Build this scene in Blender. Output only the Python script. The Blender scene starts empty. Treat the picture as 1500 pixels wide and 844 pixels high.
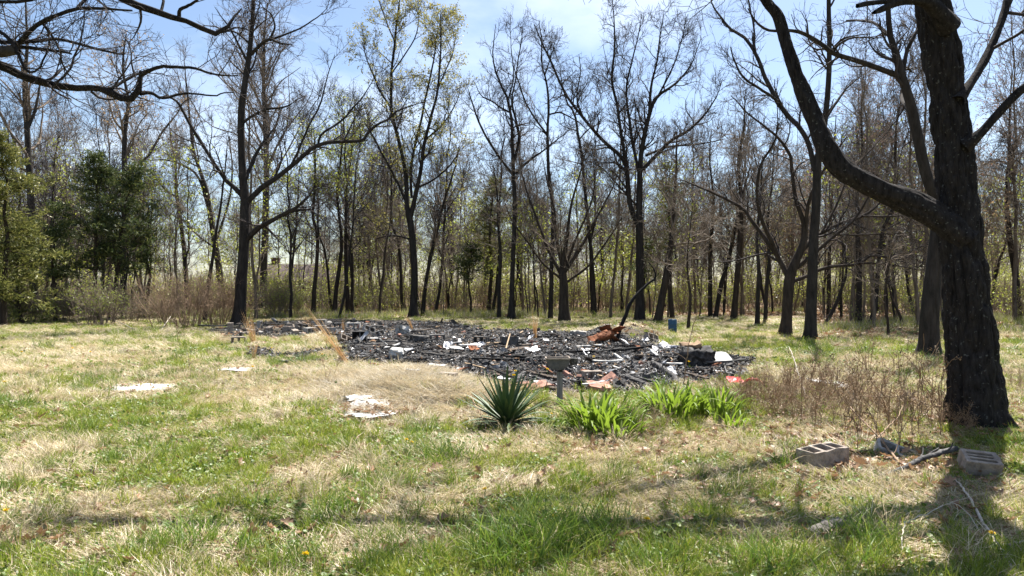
import bpy, bmesh, math, random
import numpy as np
from mathutils import Vector

# ------------------------------------------------------------------ camera, sky, sun, exposure
SC = bpy.context.scene
COL = SC.collection
F, CX, HY, EYE = 1013.0, 750.0, 422.0, 1.6       # focal length in photo pixels, centre, horizon, eye height
SUN_EL, SUN_AZ = 59.0, 27.0                      # degrees; azimuth to the right of the view

cam = bpy.data.cameras.new('camera')
cam.sensor_width = 36.0
cam.lens = 36.0 * F / 1500.0
cam.clip_start = 0.05
cam.clip_end = 3000.0
camo = bpy.data.objects.new('camera', cam)
COL.objects.link(camo)
camo.location = (0, 0, EYE)
camo.rotation_euler = (math.radians(90), 0, 0)
SC.camera = camo

world = bpy.data.worlds.new('World')
SC.world = world
world.use_nodes = True
wn, wl = world.node_tree.nodes, world.node_tree.links
wn.clear()
w_out = wn.new('ShaderNodeOutputWorld')
w_bg = wn.new('ShaderNodeBackground')
w_bg.inputs['Strength'].default_value = 0.062
w_sky = wn.new('ShaderNodeTexSky')
w_sky.sky_type = 'NISHITA'
w_sky.sun_disc = False
w_sky.sun_elevation = math.radians(SUN_EL)
w_sky.sun_rotation = math.radians(SUN_AZ)
w_sky.air_density = 1.0
w_sky.dust_density = 0.9
w_sky.ozone_density = 2.0
w_tc = wn.new('ShaderNodeTexCoord')
w_map = wn.new('ShaderNodeMapping')
w_map.inputs['Location'].default_value = (0.35, 0.1, 0.2)
w_map.inputs['Scale'].default_value = (1.0, 1.0, 2.6)
w_no = wn.new('ShaderNodeTexNoise')
w_no.inputs['Scale'].default_value = 2.1
w_no.inputs['Detail'].default_value = 7.0
w_no.inputs['Roughness'].default_value = 0.55
w_rmp = wn.new('ShaderNodeValToRGB')
w_rmp.color_ramp.elements[0].position = 0.50
w_rmp.color_ramp.elements[0].color = (0, 0, 0, 1)
w_rmp.color_ramp.elements[1].position = 0.72
w_rmp.color_ramp.elements[1].color = (0.4, 0.4, 0.4, 1)
w_mix = wn.new('ShaderNodeMixRGB')
w_mix.inputs['Color2'].default_value = (10.5, 10.8, 11.2, 1)
wl.new(w_tc.outputs['Generated'], w_map.inputs['Vector'])
wl.new(w_map.outputs['Vector'], w_no.inputs['Vector'])
wl.new(w_no.outputs['Fac'], w_rmp.inputs['Fac'])
wl.new(w_rmp.outputs['Color'], w_mix.inputs['Fac'])
wl.new(w_sky.outputs['Color'], w_mix.inputs['Color1'])
wl.new(w_mix.outputs['Color'], w_bg.inputs['Color'])
wl.new(w_bg.outputs['Background'], w_out.inputs['Surface'])

sun = bpy.data.lights.new('sun', 'SUN')
sun.energy = 5.0
sun.angle = math.radians(0.5)
sun.color = (1.0, 0.955, 0.88)
suno = bpy.data.objects.new('sun', sun)
COL.objects.link(suno)
_a, _e = math.radians(SUN_AZ), math.radians(SUN_EL)
to_sun = Vector((math.sin(_a) * math.cos(_e), math.cos(_a) * math.cos(_e), math.sin(_e)))
suno.rotation_euler = (-to_sun).to_track_quat('-Z', 'Y').to_euler()
suno.location = to_sun * 60

SC.view_settings.view_transform = 'Standard'
SC.view_settings.look = 'None'
SC.view_settings.exposure = 1.55
SC.view_settings.gamma = 1.0
SC.view_settings.use_curve_mapping = False
SC.render.engine = 'CYCLES'
SC.cycles.max_bounces = 8
SC.cycles.transparent_max_bounces = 8

# ------------------------------------------------------------------ helpers
random.seed(11)
RNG = np.random.default_rng(11)


def G(px, py):
    """ground point seen at a place of the photograph, from the eye height and the focal length"""
    y = EYE * F / (py - HY)
    return (px - CX) / F * y, y


def W(px, py, y):
    return ((px - CX) / F * y, y, EYE - (py - HY) / F * y)


def tag(o, label=None, cat=None, group=None, kind=None):
    if label: o['label'] = label
    if cat: o['category'] = cat
    if group: o['group'] = group
    if kind: o['kind'] = kind
    return o


def empty(name, loc=(0, 0, 0), rz=0.0):
    o = bpy.data.objects.new(name, None)
    o.empty_display_size = 0.2
    COL.objects.link(o)
    o.location = loc
    o.rotation_euler = (0, 0, rz)
    return o


def link(name, me, parent=None, loc=None, rot=None, scale=None):
    o = bpy.data.objects.new(name, me)
    COL.objects.link(o)
    if parent is not None: o.parent = parent
    if loc is not None: o.location = loc
    if rot is not None: o.rotation_euler = rot
    if scale is not None: o.scale = scale if hasattr(scale, '__len__') else (scale,) * 3
    return o


def copy_tree(o, parent=None):
    c = o.copy()
    COL.objects.link(c)
    if parent is not None: c.parent = parent
    for ch in list(o.children):
        copy_tree(ch, c)
    return c


def mesh(name, V, faces, mats=None, smooth=True, mat_idx=None, attrs=None):
    """faces: list of int arrays of shape (k,3) or (k,4)"""
    me = bpy.data.meshes.new(name)
    V = np.asarray(V, dtype=np.float32).reshape(-1, 3)
    fs = [np.asarray(f, dtype=np.int32) for f in faces if len(f)]
    me.vertices.add(len(V))
    me.vertices.foreach_set('co', V.ravel())
    if fs:
        loops = np.concatenate([f.ravel() for f in fs])
        tot = np.concatenate([np.full(len(f), f.shape[1], dtype=np.int32) for f in fs])
        start = np.concatenate([[0], np.cumsum(tot)[:-1]]).astype(np.int32)
        me.loops.add(len(loops))
        me.loops.foreach_set('vertex_index', loops)
        me.polygons.add(len(tot))
        me.polygons.foreach_set('loop_start', start)
        me.polygons.foreach_set('loop_total', tot)
        me.polygons.foreach_set('use_smooth', np.full(len(tot), smooth, dtype=bool))
        if mat_idx is not None:
            me.polygons.foreach_set('material_index', np.asarray(mat_idx, dtype=np.int32))
    for k, a in (attrs or {}).items():
        a = np.asarray(a)
        if a.ndim == 2:
            at = me.attributes.new(k, 'FLOAT_VECTOR', 'POINT'); at.data.foreach_set('vector', a.astype(np.float32).ravel())
        elif a.dtype.kind == 'i':
            at = me.attributes.new(k, 'INT', 'POINT'); at.data.foreach_set('value', a.astype(np.int32))
        else:
            at = me.attributes.new(k, 'FLOAT', 'POINT'); at.data.foreach_set('value', a.astype(np.float32))
    for m in (mats if isinstance(mats, (list, tuple)) else [mats] if mats else []):
        me.materials.append(m)
    me.update(calc_edges=True)
    return me


class MB:
    """collects pieces of one mesh"""
    def __init__(self): self.V, self.Q, self.T, self.n, self.mq, self.mt = [], [], [], 0, [], []
    def add(self, V, F, mi=0):
        V = np.asarray(V, float).reshape(-1, 3); F = np.asarray(F, int)
        self.V.append(V)
        if F.shape[1] == 4: self.Q.append(F + self.n); self.mq.append(np.full(len(F), mi))
        else: self.T.append(F + self.n); self.mt.append(np.full(len(F), mi))
        self.n += len(V)
        return self
    def build(self, name, mats=None, smooth=True, off=(0, 0, 0)):
        V = np.concatenate(self.V) - np.asarray(off)
        fs, mi = [], []
        if self.Q: fs.append(np.concatenate(self.Q)); mi.append(np.concatenate(self.mq))
        if self.T: fs.append(np.concatenate(self.T)); mi.append(np.concatenate(self.mt))
        return mesh(name, V, fs, mats, smooth, np.concatenate(mi))


# --- noise
def _hash(ix, iy, iz, seed):
    h = (ix * 374761393 + iy * 668265263 + iz * 2147483647 + seed * 1274126177) & 0xFFFFFFFF
    h = ((h ^ (h >> 13)) * 1274126177) & 0xFFFFFFFF
    h = h ^ (h >> 16)
    return (h & 0xFFFFFF) / float(0xFFFFFF)


def vnoise(x, y, z=0.0, seed=0):
    x, y, z = np.broadcast_arrays(np.asarray(x, float), np.asarray(y, float), np.asarray(z, float))
    ix, iy, iz = np.floor(x).astype(np.int64), np.floor(y).astype(np.int64), np.floor(z).astype(np.int64)
    fx, fy, fz = x - ix, y - iy, z - iz
    fx, fy, fz = (f * f * (3 - 2 * f) for f in (fx, fy, fz))
    r = 0
    for dx in (0, 1):
        for dy in (0, 1):
            for dz in (0, 1):
                w = (fx if dx else 1 - fx) * (fy if dy else 1 - fy) * (fz if dz else 1 - fz)
                r = r + w * _hash(ix + dx, iy + dy, iz + dz, seed)
    return r


def fbm(x, y, z=0.0, seed=0, octaves=4):
    r, a, t = 0, 1.0, 0
    x, y, z = np.asarray(x, float), np.asarray(y, float), np.asarray(z, float)
    for o in range(octaves):
        r = r + a * vnoise(x, y, z, seed + o * 17); t += a
        a *= 0.5; x, y, z = x * 2.03, y * 2.03, z * 2.03
    return r / t


def inpoly(x, y, poly):
    r = np.zeros(np.shape(x), bool)
    j = len(poly) - 1
    for i in range(len(poly)):
        xi, yi = poly[i]; xj, yj = poly[j]
        c = ((yi > y) != (yj > y)) & (x < (xj - xi) * (y - yi) / (yj - yi + 1e-9) + xi)
        r ^= c; j = i
    return r


# --- tubes and branching
def nrm(v):
    return v / np.maximum(np.linalg.norm(v, axis=-1, keepdims=True), 1e-9)


def tubes(P, R, s):
    P = np.asarray(P, float); R = np.asarray(R, float)
    if P.ndim == 2: P, R = P[None], R[None]
    B, n, _ = P.shape
    T = nrm(np.gradient(P, axis=1))
    m = nrm(T.mean(1))
    ref = np.where(np.abs(m[:, 2:3]) > 0.7, np.array([[1.0, 0, 0]]), np.array([[0, 0, 1.0]]))
    U = nrm(np.cross(T, ref[:, None, :]))
    Wv = np.cross(T, U)
    a = np.linspace(0, 2 * np.pi, s, endpoint=False)
    V = P[:, :, None] + R[:, :, None, None] * (np.cos(a)[:, None] * U[:, :, None] + np.sin(a)[:, None] * Wv[:, :, None])
    idx = np.arange(B * n * s).reshape(B, n, s)
    a0, b0 = idx[:, :-1], idx[:, 1:]
    Fq = np.stack([a0, np.roll(a0, -1, 2), np.roll(b0, -1, 2), b0], -1).reshape(-1, 4)
    return V.reshape(-1, 3), Fq


def spline(pts, n):
    """Catmull-Rom through rows of pts (any number of columns), n samples even in length"""
    p = np.asarray(pts, float)
    if len(p) == 2:
        t = np.linspace(0, 1, n)[:, None]
        return p[0] * (1 - t) + p[1] * t
    q = np.vstack([2 * p[0] - p[1], p, 2 * p[-1] - p[-2]])
    out = []
    for i in range(1, len(q) - 2):
        t = np.linspace(0, 1, 12, endpoint=False)[:, None]
        a, b, c, d = q[i - 1], q[i], q[i + 1], q[i + 2]
        out.append(0.5 * (2 * b + (c - a) * t + (2 * a - 5 * b + 4 * c - d) * t ** 2 + (3 * b - a - 3 * c + d) * t ** 3))
    out = np.vstack(out + [p[-1:]])
    L = np.concatenate([[0], np.cumsum(np.linalg.norm(np.diff(out[:, :3], axis=0), axis=1))])
    s = np.linspace(0, L[-1], n)
    return np.stack([np.interp(s, L, out[:, k]) for k in range(out.shape[1])], 1)


def grow(P, R, count, trange, ang, length, nseg, rr, rmin, wander, up, rng, taper=0.3, fall=0.45):
    """children of the branches P (B,n,3): all at once"""
    B, n, _ = P.shape
    cnt = np.broadcast_to(np.asarray(count, float), (B,))
    cnt = np.floor(cnt + rng.random(B)).astype(int)
    par = np.repeat(np.arange(B), cnt)
    if len(par) == 0: return np.zeros((0, nseg + 1, 3)), np.zeros((0, nseg + 1))
    K = len(par)
    t = trange[0] + (trange[1] - trange[0]) * rng.random(K)
    f = t * (n - 1); i = np.minimum(f.astype(int), n - 2); u = (f - i)[:, None]
    p0 = P[par, i] * (1 - u) + P[par, i + 1] * u
    r0 = R[par, i] * (1 - u[:, 0]) + R[par, i + 1] * u[:, 0]
    d = nrm(P[par, i + 1] - P[par, i])
    v = nrm(np.cross(d, rng.normal(size=(K, 3))))
    a = np.radians(rng.uniform(ang[0], ang[1], K))[:, None]
    d = nrm(d * np.cos(a) + v * np.sin(a))
    L = rng.uniform(length[0], length[1], K) * (1 - fall * (t - trange[0]) / (trange[1] - trange[0] + 1e-6))
    r = np.maximum(np.minimum(r0 * rr * rng.uniform(0.75, 1.1, K), 0.9 * r0), rmin)
    out = [p0]
    p = p0
    w = wander * rng.normal(size=(K, 3))
    for s in range(nseg):
        w = 0.45 * w + wander * rng.normal(size=(K, 3))
        d = nrm(d + w + np.array([0, 0, up]))
        p = p + d * (L / nseg)[:, None]
        out.append(p)
    C = np.stack(out, 1)
    prof = np.linspace(1, taper, nseg + 1)
    return C, np.maximum(r[:, None] * prof, rmin * 0.6)


# --- materials
def mat(name):
    m = bpy.data.materials.new(name)
    m.use_nodes = True
    nt = m.node_tree
    nt.nodes.clear()
    return m, nt.nodes, nt.links


def ramp(nodes, stops, interp='LINEAR'):
    r = nodes.new('ShaderNodeValToRGB')
    cr = r.color_ramp
    cr.interpolation = interp
    while len(cr.elements) < len(stops): cr.elements.new(0.5)
    for e, (p, c) in zip(cr.elements, stops):
        e.position = p; e.color = (*c, 1)
    return r


def rough_mat(name, stops, scale=6.0, stretch=(1, 1, 1), bump=0.3, bump_scale=30.0, rough=0.9, spec=0.25, detail=6.0, vary=0.0, bdist=0.02, metallic=0.0):
    """a dull surface whose colour wanders with noise, with fine relief"""
    m, n, l = mat(name)
    out = n.new('ShaderNodeOutputMaterial'); b = n.new('ShaderNodeBsdfPrincipled')
    tc = n.new('ShaderNodeTexCoord'); mp = n.new('ShaderNodeMapping')
    mp.inputs['Scale'].default_value = stretch
    no = n.new('ShaderNodeTexNoise'); no.inputs['Scale'].default_value = scale; no.inputs['Detail'].default_value = detail
    no.inputs['Roughness'].default_value = 0.65
    r = ramp(n, stops)
    n2 = n.new('ShaderNodeTexNoise'); n2.inputs['Scale'].default_value = bump_scale; n2.inputs['Detail'].default_value = 5.0
    bu = n.new('ShaderNodeBump'); bu.inputs['Strength'].default_value = bump; bu.inputs['Distance'].default_value = bdist
    l.new(tc.outputs['Object'], mp.inputs['Vector'])
    l.new(mp.outputs['Vector'], no.inputs['Vector']); l.new(mp.outputs['Vector'], n2.inputs['Vector'])
    l.new(no.outputs['Fac'], r.inputs['Fac'])
    col = r.outputs['Color']
    if vary:
        oi = n.new('ShaderNodeObjectInfo'); hs = n.new('ShaderNodeHueSaturation')
        mr = n.new('ShaderNodeMapRange'); mr.inputs['To Min'].default_value = 1 - vary; mr.inputs['To Max'].default_value = 1 + vary
        l.new(oi.outputs['Random'], mr.inputs['Value']); l.new(mr.outputs['Result'], hs.inputs['Value'])
        l.new(col, hs.inputs['Color']); col = hs.outputs['Color']
    l.new(col, b.inputs['Base Color'])
    l.new(n2.outputs['Fac'], bu.inputs['Height']); l.new(bu.outputs['Normal'], b.inputs['Normal'])
    b.inputs['Roughness'].default_value = rough
    b.inputs['Specular IOR Level'].default_value = spec
    b.inputs['Metallic'].default_value = metallic
    l.new(b.outputs['BSDF'], out.inputs['Surface'])
    return m


def leaf_mat(name, stops, transl=0.45, gloss=0.06, rough=0.45, inst=0.0):
    """thin leaves or blades; colour differs from piece to piece; light comes through"""
    m, n, l = mat(name)
    out = n.new('ShaderNodeOutputMaterial')
    ge = n.new('ShaderNodeNewGeometry'); r = ramp(n, stops)
    l.new(ge.outputs['Random Per Island'], r.inputs['Fac'])
    col = r.outputs['Color']
    if inst:
        oi = n.new('ShaderNodeObjectInfo'); hs = n.new('ShaderNodeHueSaturation')
        mr = n.new('ShaderNodeMapRange'); mr.inputs['To Min'].default_value = 1 - inst; mr.inputs['To Max'].default_value = 1 + inst
        l.new(oi.outputs['Random'], mr.inputs['Value']); l.new(mr.outputs['Result'], hs.inputs['Value'])
        l.new(col, hs.inputs['Color']); col = hs.outputs['Color']
    d = n.new('ShaderNodeBsdfDiffuse'); t = n.new('ShaderNodeBsdfTranslucent'); g = n.new('ShaderNodeBsdfGlossy')
    g.inputs['Roughness'].default_value = rough
    mx = n.new('ShaderNodeMixShader'); mx.inputs['Fac'].default_value = transl
    m2 = n.new('ShaderNodeMixShader'); m2.inputs['Fac'].default_value = gloss
    l.new(col, d.inputs['Color']); l.new(col, t.inputs['Color'])
    l.new(d.outputs['BSDF'], mx.inputs[1]); l.new(t.outputs['BSDF'], mx.inputs[2])
    l.new(mx.outputs['Shader'], m2.inputs[1]); l.new(g.outputs['BSDF'], m2.inputs[2])
    l.new(m2.outputs['Shader'], out.inputs['Surface'])
    return m


def bark_mat(name, dark, light, scale=9.0, moss=None):
    m, n, l = mat(name)
    out = n.new('ShaderNodeOutputMaterial'); b = n.new('ShaderNodeBsdfPrincipled')
    tc = n.new('ShaderNodeTexCoord'); mp = n.new('ShaderNodeMapping')
    mp.inputs['Scale'].default_value = (1, 1, 0.22)
    no = n.new('ShaderNodeTexNoise'); no.inputs['Scale'].default_value = scale; no.inputs['Detail'].default_value = 8.0
    no.inputs['Roughness'].default_value = 0.7
    r = ramp(n, [(0.32, dark), (0.72, light)])
    l.new(tc.outputs['Object'], mp.inputs['Vector']); l.new(mp.outputs['Vector'], no.inputs['Vector'])
    l.new(no.outputs['Fac'], r.inputs['Fac'])
    col = r.outputs['Color']
    if moss:
        n3 = n.new('ShaderNodeTexNoise'); n3.inputs['Scale'].default_value = 30.0; n3.inputs['Detail'].default_value = 6.0
        r3 = ramp(n, [(0.63, (0, 0, 0)), (0.68, (0.75, 0.75, 0.75))])
        mx = n.new('ShaderNodeMixRGB'); mx.inputs['Color2'].default_value = (*moss, 1)
        l.new(tc.outputs['Object'], n3.inputs['Vector']); l.new(n3.outputs['Fac'], r3.inputs['Fac'])
        l.new(r3.outputs['Color'], mx.inputs['Fac']); l.new(col, mx.inputs['Color1']); col = mx.outputs['Color']
    bu = n.new('ShaderNodeBump'); bu.inputs['Strength'].default_value = 0.6; bu.inputs['Distance'].default_value = 0.03
    l.new(no.outputs['Fac'], bu.inputs['Height']); l.new(bu.outputs['Normal'], b.inputs['Normal'])
    l.new(col, b.inputs['Base Color'])
    b.inputs['Roughness'].default_value = 0.95; b.inputs['Specular IOR Level'].default_value = 0.12
    l.new(b.outputs['BSDF'], out.inputs['Surface'])
    return m


M = {}
M['bark_oak'] = bark_mat('bark_oak', (0.006, 0.005, 0.005), (0.042, 0.037, 0.035), 26.0, (0.11, 0.11, 0.10))
M['bark_dark'] = bark_mat('bark_dark', (0.014, 0.012, 0.011), (0.058, 0.050, 0.045), 8.0)
M['bark_grey'] = bark_mat('bark_grey', (0.024, 0.021, 0.019), (0.085, 0.075, 0.067), 8.0)
M['bark_brown'] = bark_mat('bark_brown', (0.022, 0.017, 0.014), (0.072, 0.056, 0.045), 8.0)
M['bark_back'] = bark_mat('bark_back', (0.065, 0.051, 0.040), (0.23, 0.185, 0.145), 6.0)
M['bark_pale'] = bark_mat('bark_pale', (0.22, 0.18, 0.14), (0.42, 0.36, 0.29), 10.0)
M['bark_log'] = bark_mat('bark_log', (0.07, 0.063, 0.057), (0.30, 0.27, 0.24), 30.0)
M['twig'] = rough_mat('twig', [(0.3, (0.026, 0.021, 0.021)), (0.7, (0.055, 0.045, 0.042))], 4.0, bump=0)
M['twig_grey'] = rough_mat('twig_grey', [(0.3, (0.115, 0.090, 0.070)), (0.7, (0.25, 0.20, 0.155))], 4.0, bump=0)
M['twig_dead'] = rough_mat('twig_dead', [(0.3, (0.17, 0.11, 0.07)), (0.7, (0.32, 0.23, 0.155))], 4.0, bump=0)
M['twig_white'] = rough_mat('twig_white', [(0.3, (0.30, 0.26, 0.21)), (0.7, (0.5, 0.45, 0.38))], 20.0, stretch=(1, 1, .3), bump=0.2)
M['bud_green'] = leaf_mat('bud_green', [(0, (0.20, 0.20, 0.035)), (1, (0.36, 0.31, 0.08))], 0.5)
M['leaf_yellowgreen'] = leaf_mat('leaf_yellowgreen', [(0, (0.24, 0.30, 0.03)), (0.6, (0.40, 0.45, 0.06)), (1, (0.50, 0.48, 0.10))], 0.5)
M['leaf_bud_red'] = leaf_mat('leaf_bud_red', [(0, (0.24, 0.13, 0.11)), (1, (0.36, 0.24, 0.19))], 0.4)
M['leaf_tan'] = leaf_mat('leaf_tan', [(0, (0.30, 0.19, 0.09)), (1, (0.46, 0.33, 0.18))], 0.4)
M['cedar'] = leaf_mat('cedar', [(0, (0.025, 0.042, 0.014)), (0.6, (0.065, 0.09, 0.028)), (1, (0.16, 0.17, 0.055))], 0.3, 0.03)
M['cedar_olive'] = leaf_mat('cedar_olive', [(0, (0.075, 0.092, 0.022)), (0.6, (0.18, 0.19, 0.05)), (1, (0.30, 0.28, 0.09))], 0.3, 0.03)

# ------------------------------------------------------------------ ground
BURN = [(300, 484), (345, 474), (430, 469), (560, 469), (640, 472), (700, 480), (800, 487), (900, 488), (958, 496), (985, 516), (1040, 521),
        (1095, 533), (1092, 556), (1080, 563), (1000, 566), (930, 575), (830, 584), (765, 577), (690, 562), (645, 549), (560, 533), (500, 520),
        (440, 529), (385, 526), (345, 519), (395, 502), (420, 497), (345, 494)]
BARE = [(385, 498), (485, 495), (500, 512), (420, 516), (380, 512)]           # a tongue of straw inside the burnt ground
# (centre x, centre y, spread x, spread y, amount): + straw, - green
DRYMAP = [(80, 605, 170, 32, -.62), (330, 690, 190, 55, -.55), (120, 640, 150, 20, -.25), (1200, 513, 200, 9, -.75), (60, 478, 120, 9, -.5), (290, 512, 60, 9, -.55),
          (800, 765, 120, 45, -.35), (270, 800, 140, 45, -.45), (650, 655, 80, 20, -.3), (1010, 700, 90, 30, -.15), (440, 640, 120, 25, -.3), (500, 740, 60, 40, -.25),
          (450, 560, 170, 24, .65), (620, 575, 110, 32, .75), (60, 668, 100, 15, .9), (190, 765, 70, 26, .9), (1000, 650, 190, 22, .35), (1290, 590, 130, 50, .45),
          (150, 530, 160, 18, .45), (870, 660, 100, 20, .35), (1100, 515, 60, 8, .3), (600, 760, 60, 45, .35), (230, 640, 90, 12, .35), (1180, 640, 120, 40, .4),
          (150, 700, 70, 12, .6), (330, 780, 60, 14, .4), (470, 700, 60, 12, .4), (1130, 800, 90, 20, .4), (700, 700, 120, 15, .2), (1440, 545, 60, 20, -.2), (840, 480, 200, 6, -.45), (560, 466, 220, 4, -.3), (1350, 800, 120, 40, .25), (1330, 700, 120, 30, .35), (1440, 600, 50, 40, .4), (1480, 640, 40, 30, .3)]


def proj(x, y, z=0.0):
    y = np.maximum(y, 0.4)
    return CX + F * x / y, HY + F * (EYE - z) / y


def burn_mask(x, y):
    px, py = proj(x, y)
    j = 1.5 * (fbm(x * 0.9, y * 0.6, 0, 5, 3) - 0.5)
    k = 1.5 * (fbm(x * 0.9, y * 0.6, 9, 8, 3) - 0.5)
    s = 34 * (py - HY) / 100
    r = np.zeros(np.shape(px))
    for dx, dy in ((0, 0), (.35, 0), (-.35, 0), (0, .25), (0, -.25)):
        a, b = px + s * (1.2 * j + dx * .5), py + s * (.45 * k + dy * .2)
        r += (inpoly(a, b, BURN) & ~inpoly(a, b, BARE)) * 0.2
    thin = 1 - .40 * (1 / (1 + np.exp((px - 488) / 9))) - .8 * np.exp(-((px - 935) / 42) ** 2 - ((py - 492) / 8) ** 2)
    return r * (np.asarray(y) > 8) * thin


def dry_mask(x, y):
    px, py = proj(x, y)
    d = 0.55 + 1.15 * (fbm(x * 0.55, y * 0.55, 0, 21, 3) - 0.5) + 1.9 * (fbm(x * 2.1, y * 2.1, 3, 22, 2) - 0.5)
    for cx, cy, sx, sy, a in DRYMAP:
        d = d + a * np.exp(-((px - cx) / sx) ** 2 - ((py - cy) / sy) ** 2)
    return np.clip(d, 0, 1)


def litter_mask(x, y):
    px, py = proj(x, y)
    w = np.clip((np.asarray(y) - 37.0 + 5 * (fbm(x * .2, y * .2, 0, 31, 2) - .5)) / 3.0, 0, 1)
    w = np.maximum(w, np.where((px > 1180) & (py < 505), np.clip((503 - py) / 6, 0, 1), 0))
    for cx, cy, sx, sy, a in [(1230, 660, 190, 45, .75), (1000, 655, 110, 16, .7), (880, 660, 70, 16, .7), (1340, 600, 120, 60, .5), (930, 493, 45, 7, .9), (420, 485, 75, 14, .45), (560, 606, 60, 14, .5),
                              (90, 795, 70, 30, .45), (420, 800, 120, 30, .5), (560, 790, 100, 25, .35), (700, 590, 60, 25, .5), (1390, 680, 110, 40, .8), (1470, 610, 50, 40, .7), (1150, 700, 90, 30, .5), (300, 815, 110, 25, .5)]:
        w = np.maximum(w, a * np.exp(-((px - cx) / sx) ** 2 - ((py - cy) / sy) ** 2))
    return w


OAK = W(1435, 634, 7.75)


def hgt(x, y):
    x = np.asarray(x, float); y = np.asarray(y, float)
    px, py = proj(x, y)
    h = 0.05 * (fbm(x * .35, y * .35, 0, 41, 3) - .5) * np.clip(y / 12, .5, 2) + 0.05 * (fbm(x * 1.5, y * 1.5, 0, 42, 3) - .5)
    near = np.clip(1 - (y - 10) / 25, .15, 1)
    h = h * near
    for cx, cy, sx, sy, a in [(600, 566, 75, 12, .20), (645, 586, 65, 12, .20), (560, 580, 50, 8, .10), (470, 556, 70, 10, .08), (930, 492, 40, 8, .30), (888, 491, 22, 5, .18), (700, 500, 200, 18, .06), (480, 485, 55, 5, .13),
                              (950, 622, 45, 14, .10), (80, 690, 90, 18, .05), (180, 755, 70, 22, .05), (1130, 590, 60, 25, .06), (1330, 660, 50, 12, .04)]:
        h = h + a * np.exp(-((px - cx) / sx) ** 2 - ((py - cy) / sy) ** 2) * (y > 2)
    r = np.hypot(x - OAK[0], y - OAK[1])
    h = h + 0.10 * np.exp(-(r / 0.75) ** 2)
    b = np.where((y > 8) & (y < 36), 1.0, 0.0)
    if np.any(b):
        bm = burn_mask(x, y)
        h = h + bm * (0.03 + 0.16 * (fbm(x * .9, y * .9, 0, 44, 4) - .42))
    h = h + np.clip(y - 70, 0, 400) * 0.004
    return h


def gz(x, y): return float(hgt(np.array([x]), np.array([y]))[0])


def Gp(px, py):
    x, y = G(px, py)
    for _ in range(4):
        z = gz(x, y)
        y = (EYE - z) * F / (py - HY); x = (px - CX) / F * y
    return x, y, gz(x, y)


def axis(parts):
    out = []
    for a, b, s in parts: out += list(np.arange(a, b, s))
    return np.array(out + [parts[-1][1]])


gx = axis([(-600, -120, 60), (-120, -40, 8), (-40, -18, 1.0), (-18, -8, .3), (-8, 8, .11), (8, 18, .3), (18, 40, 1.0), (40, 120, 8), (120, 600, 60)])
gy = axis([(-300, -40, 40), (-40, 2, 3), (2, 14, .1), (14, 38, .25), (38, 80, 1.5), (80, 900, 40)])
X, Y = np.meshgrid(gx, gy)
x, y = X.ravel(), Y.ravel()
z = hgt(x, y)
bm = burn_mask(x, y)
I = np.arange(len(x)).reshape(X.shape)
Fq = np.stack([I[:-1, :-1], I[:-1, 1:], I[1:, 1:], I[1:, :-1]], -1).reshape(-1, 4)

m, n, l = mat('ground_soil')
out = n.new('ShaderNodeOutputMaterial'); b = n.new('ShaderNodeBsdfPrincipled')
tc = n.new('ShaderNodeTexCoord')


def nz(scale, det=6, rough=.65, vec=None):
    q = n.new('ShaderNodeTexNoise'); q.inputs['Scale'].default_value = scale; q.inputs['Detail'].default_value = det
    q.inputs['Roughness'].default_value = rough
    l.new(vec or tc.outputs['Object'], q.inputs['Vector'])
    return q


def attr(k):
    q = n.new('ShaderNodeAttribute'); q.attribute_name = k
    return q.outputs['Fac']


def mixc(f, a, c):
    q = n.new('ShaderNodeMixRGB')
    l.new(f, q.inputs['Fac']); l.new(a, q.inputs['Color1']); l.new(c, q.inputs['Color2'])
    return q.outputs['Color']


n1 = nz(14.0, 9, .75)
green = ramp(n, [(.3, (.022, .03, .007)), (.55, (.065, .082, .014)), (.8, (.15, .16, .04))]); l.new(n1.outputs['Fac'], green.inputs['Fac'])
n2 = nz(17.0, 9, .78)
straw = ramp(n, [(.3, (.045, .032, .019)), (.52, (.16, .118, .068)), (.75, (.42, .34, .21))]); l.new(n2.outputs['Fac'], straw.inputs['Fac'])
n3 = nz(9.0, 10, .8)
litter = ramp(n, [(.3, (.04, .028, .017)), (.5, (.14, .097, .058)), (.75, (.31, .23, .145))]); l.new(n3.outputs['Fac'], litter.inputs['Fac'])
n4 = nz(11.0, 10, .8)
char = ramp(n, [(.3, (.014, .0135, .0135)), (.5, (.05, .047, .045)), (.64, (.13, .12, .11)), (.76, (.30, .28, .25))]); l.new(n4.outputs['Fac'], char.inputs['Fac'])
c = mixc(attr('dry'), green.outputs['Color'], straw.outputs['Color'])
c = mixc(attr('litter'), c, litter.outputs['Color'])
c = mixc(attr('burn'), c, char.outputs['Color'])
l.new(c, b.inputs['Base Color'])
bu = n.new('ShaderNodeBump'); bu.inputs['Strength'].default_value = .8; bu.inputs['Distance'].default_value = .03
n5 = nz(26.0, 8, .7); l.new(n5.outputs['Fac'], bu.inputs['Height']); l.new(bu.outputs['Normal'], b.inputs['Normal'])
b.inputs['Roughness'].default_value = 1.0; b.inputs['Specular IOR Level'].default_value = .1
l.new(b.outputs['BSDF'], out.inputs['Surface'])
M['ground'] = m
gm = mesh('ground', np.stack([x, y, z], 1), [Fq], m, True, None, {'dry': dry_mask(x, y), 'litter': litter_mask(x, y), 'burn': np.clip(bm * 1.25, 0, 1)})
tag(link('ground', gm), 'rough clearing of mown green grass, straw and burnt ground', kind='structure')

# ------------------------------------------------------------------ trees
TWIGS = {}


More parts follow.
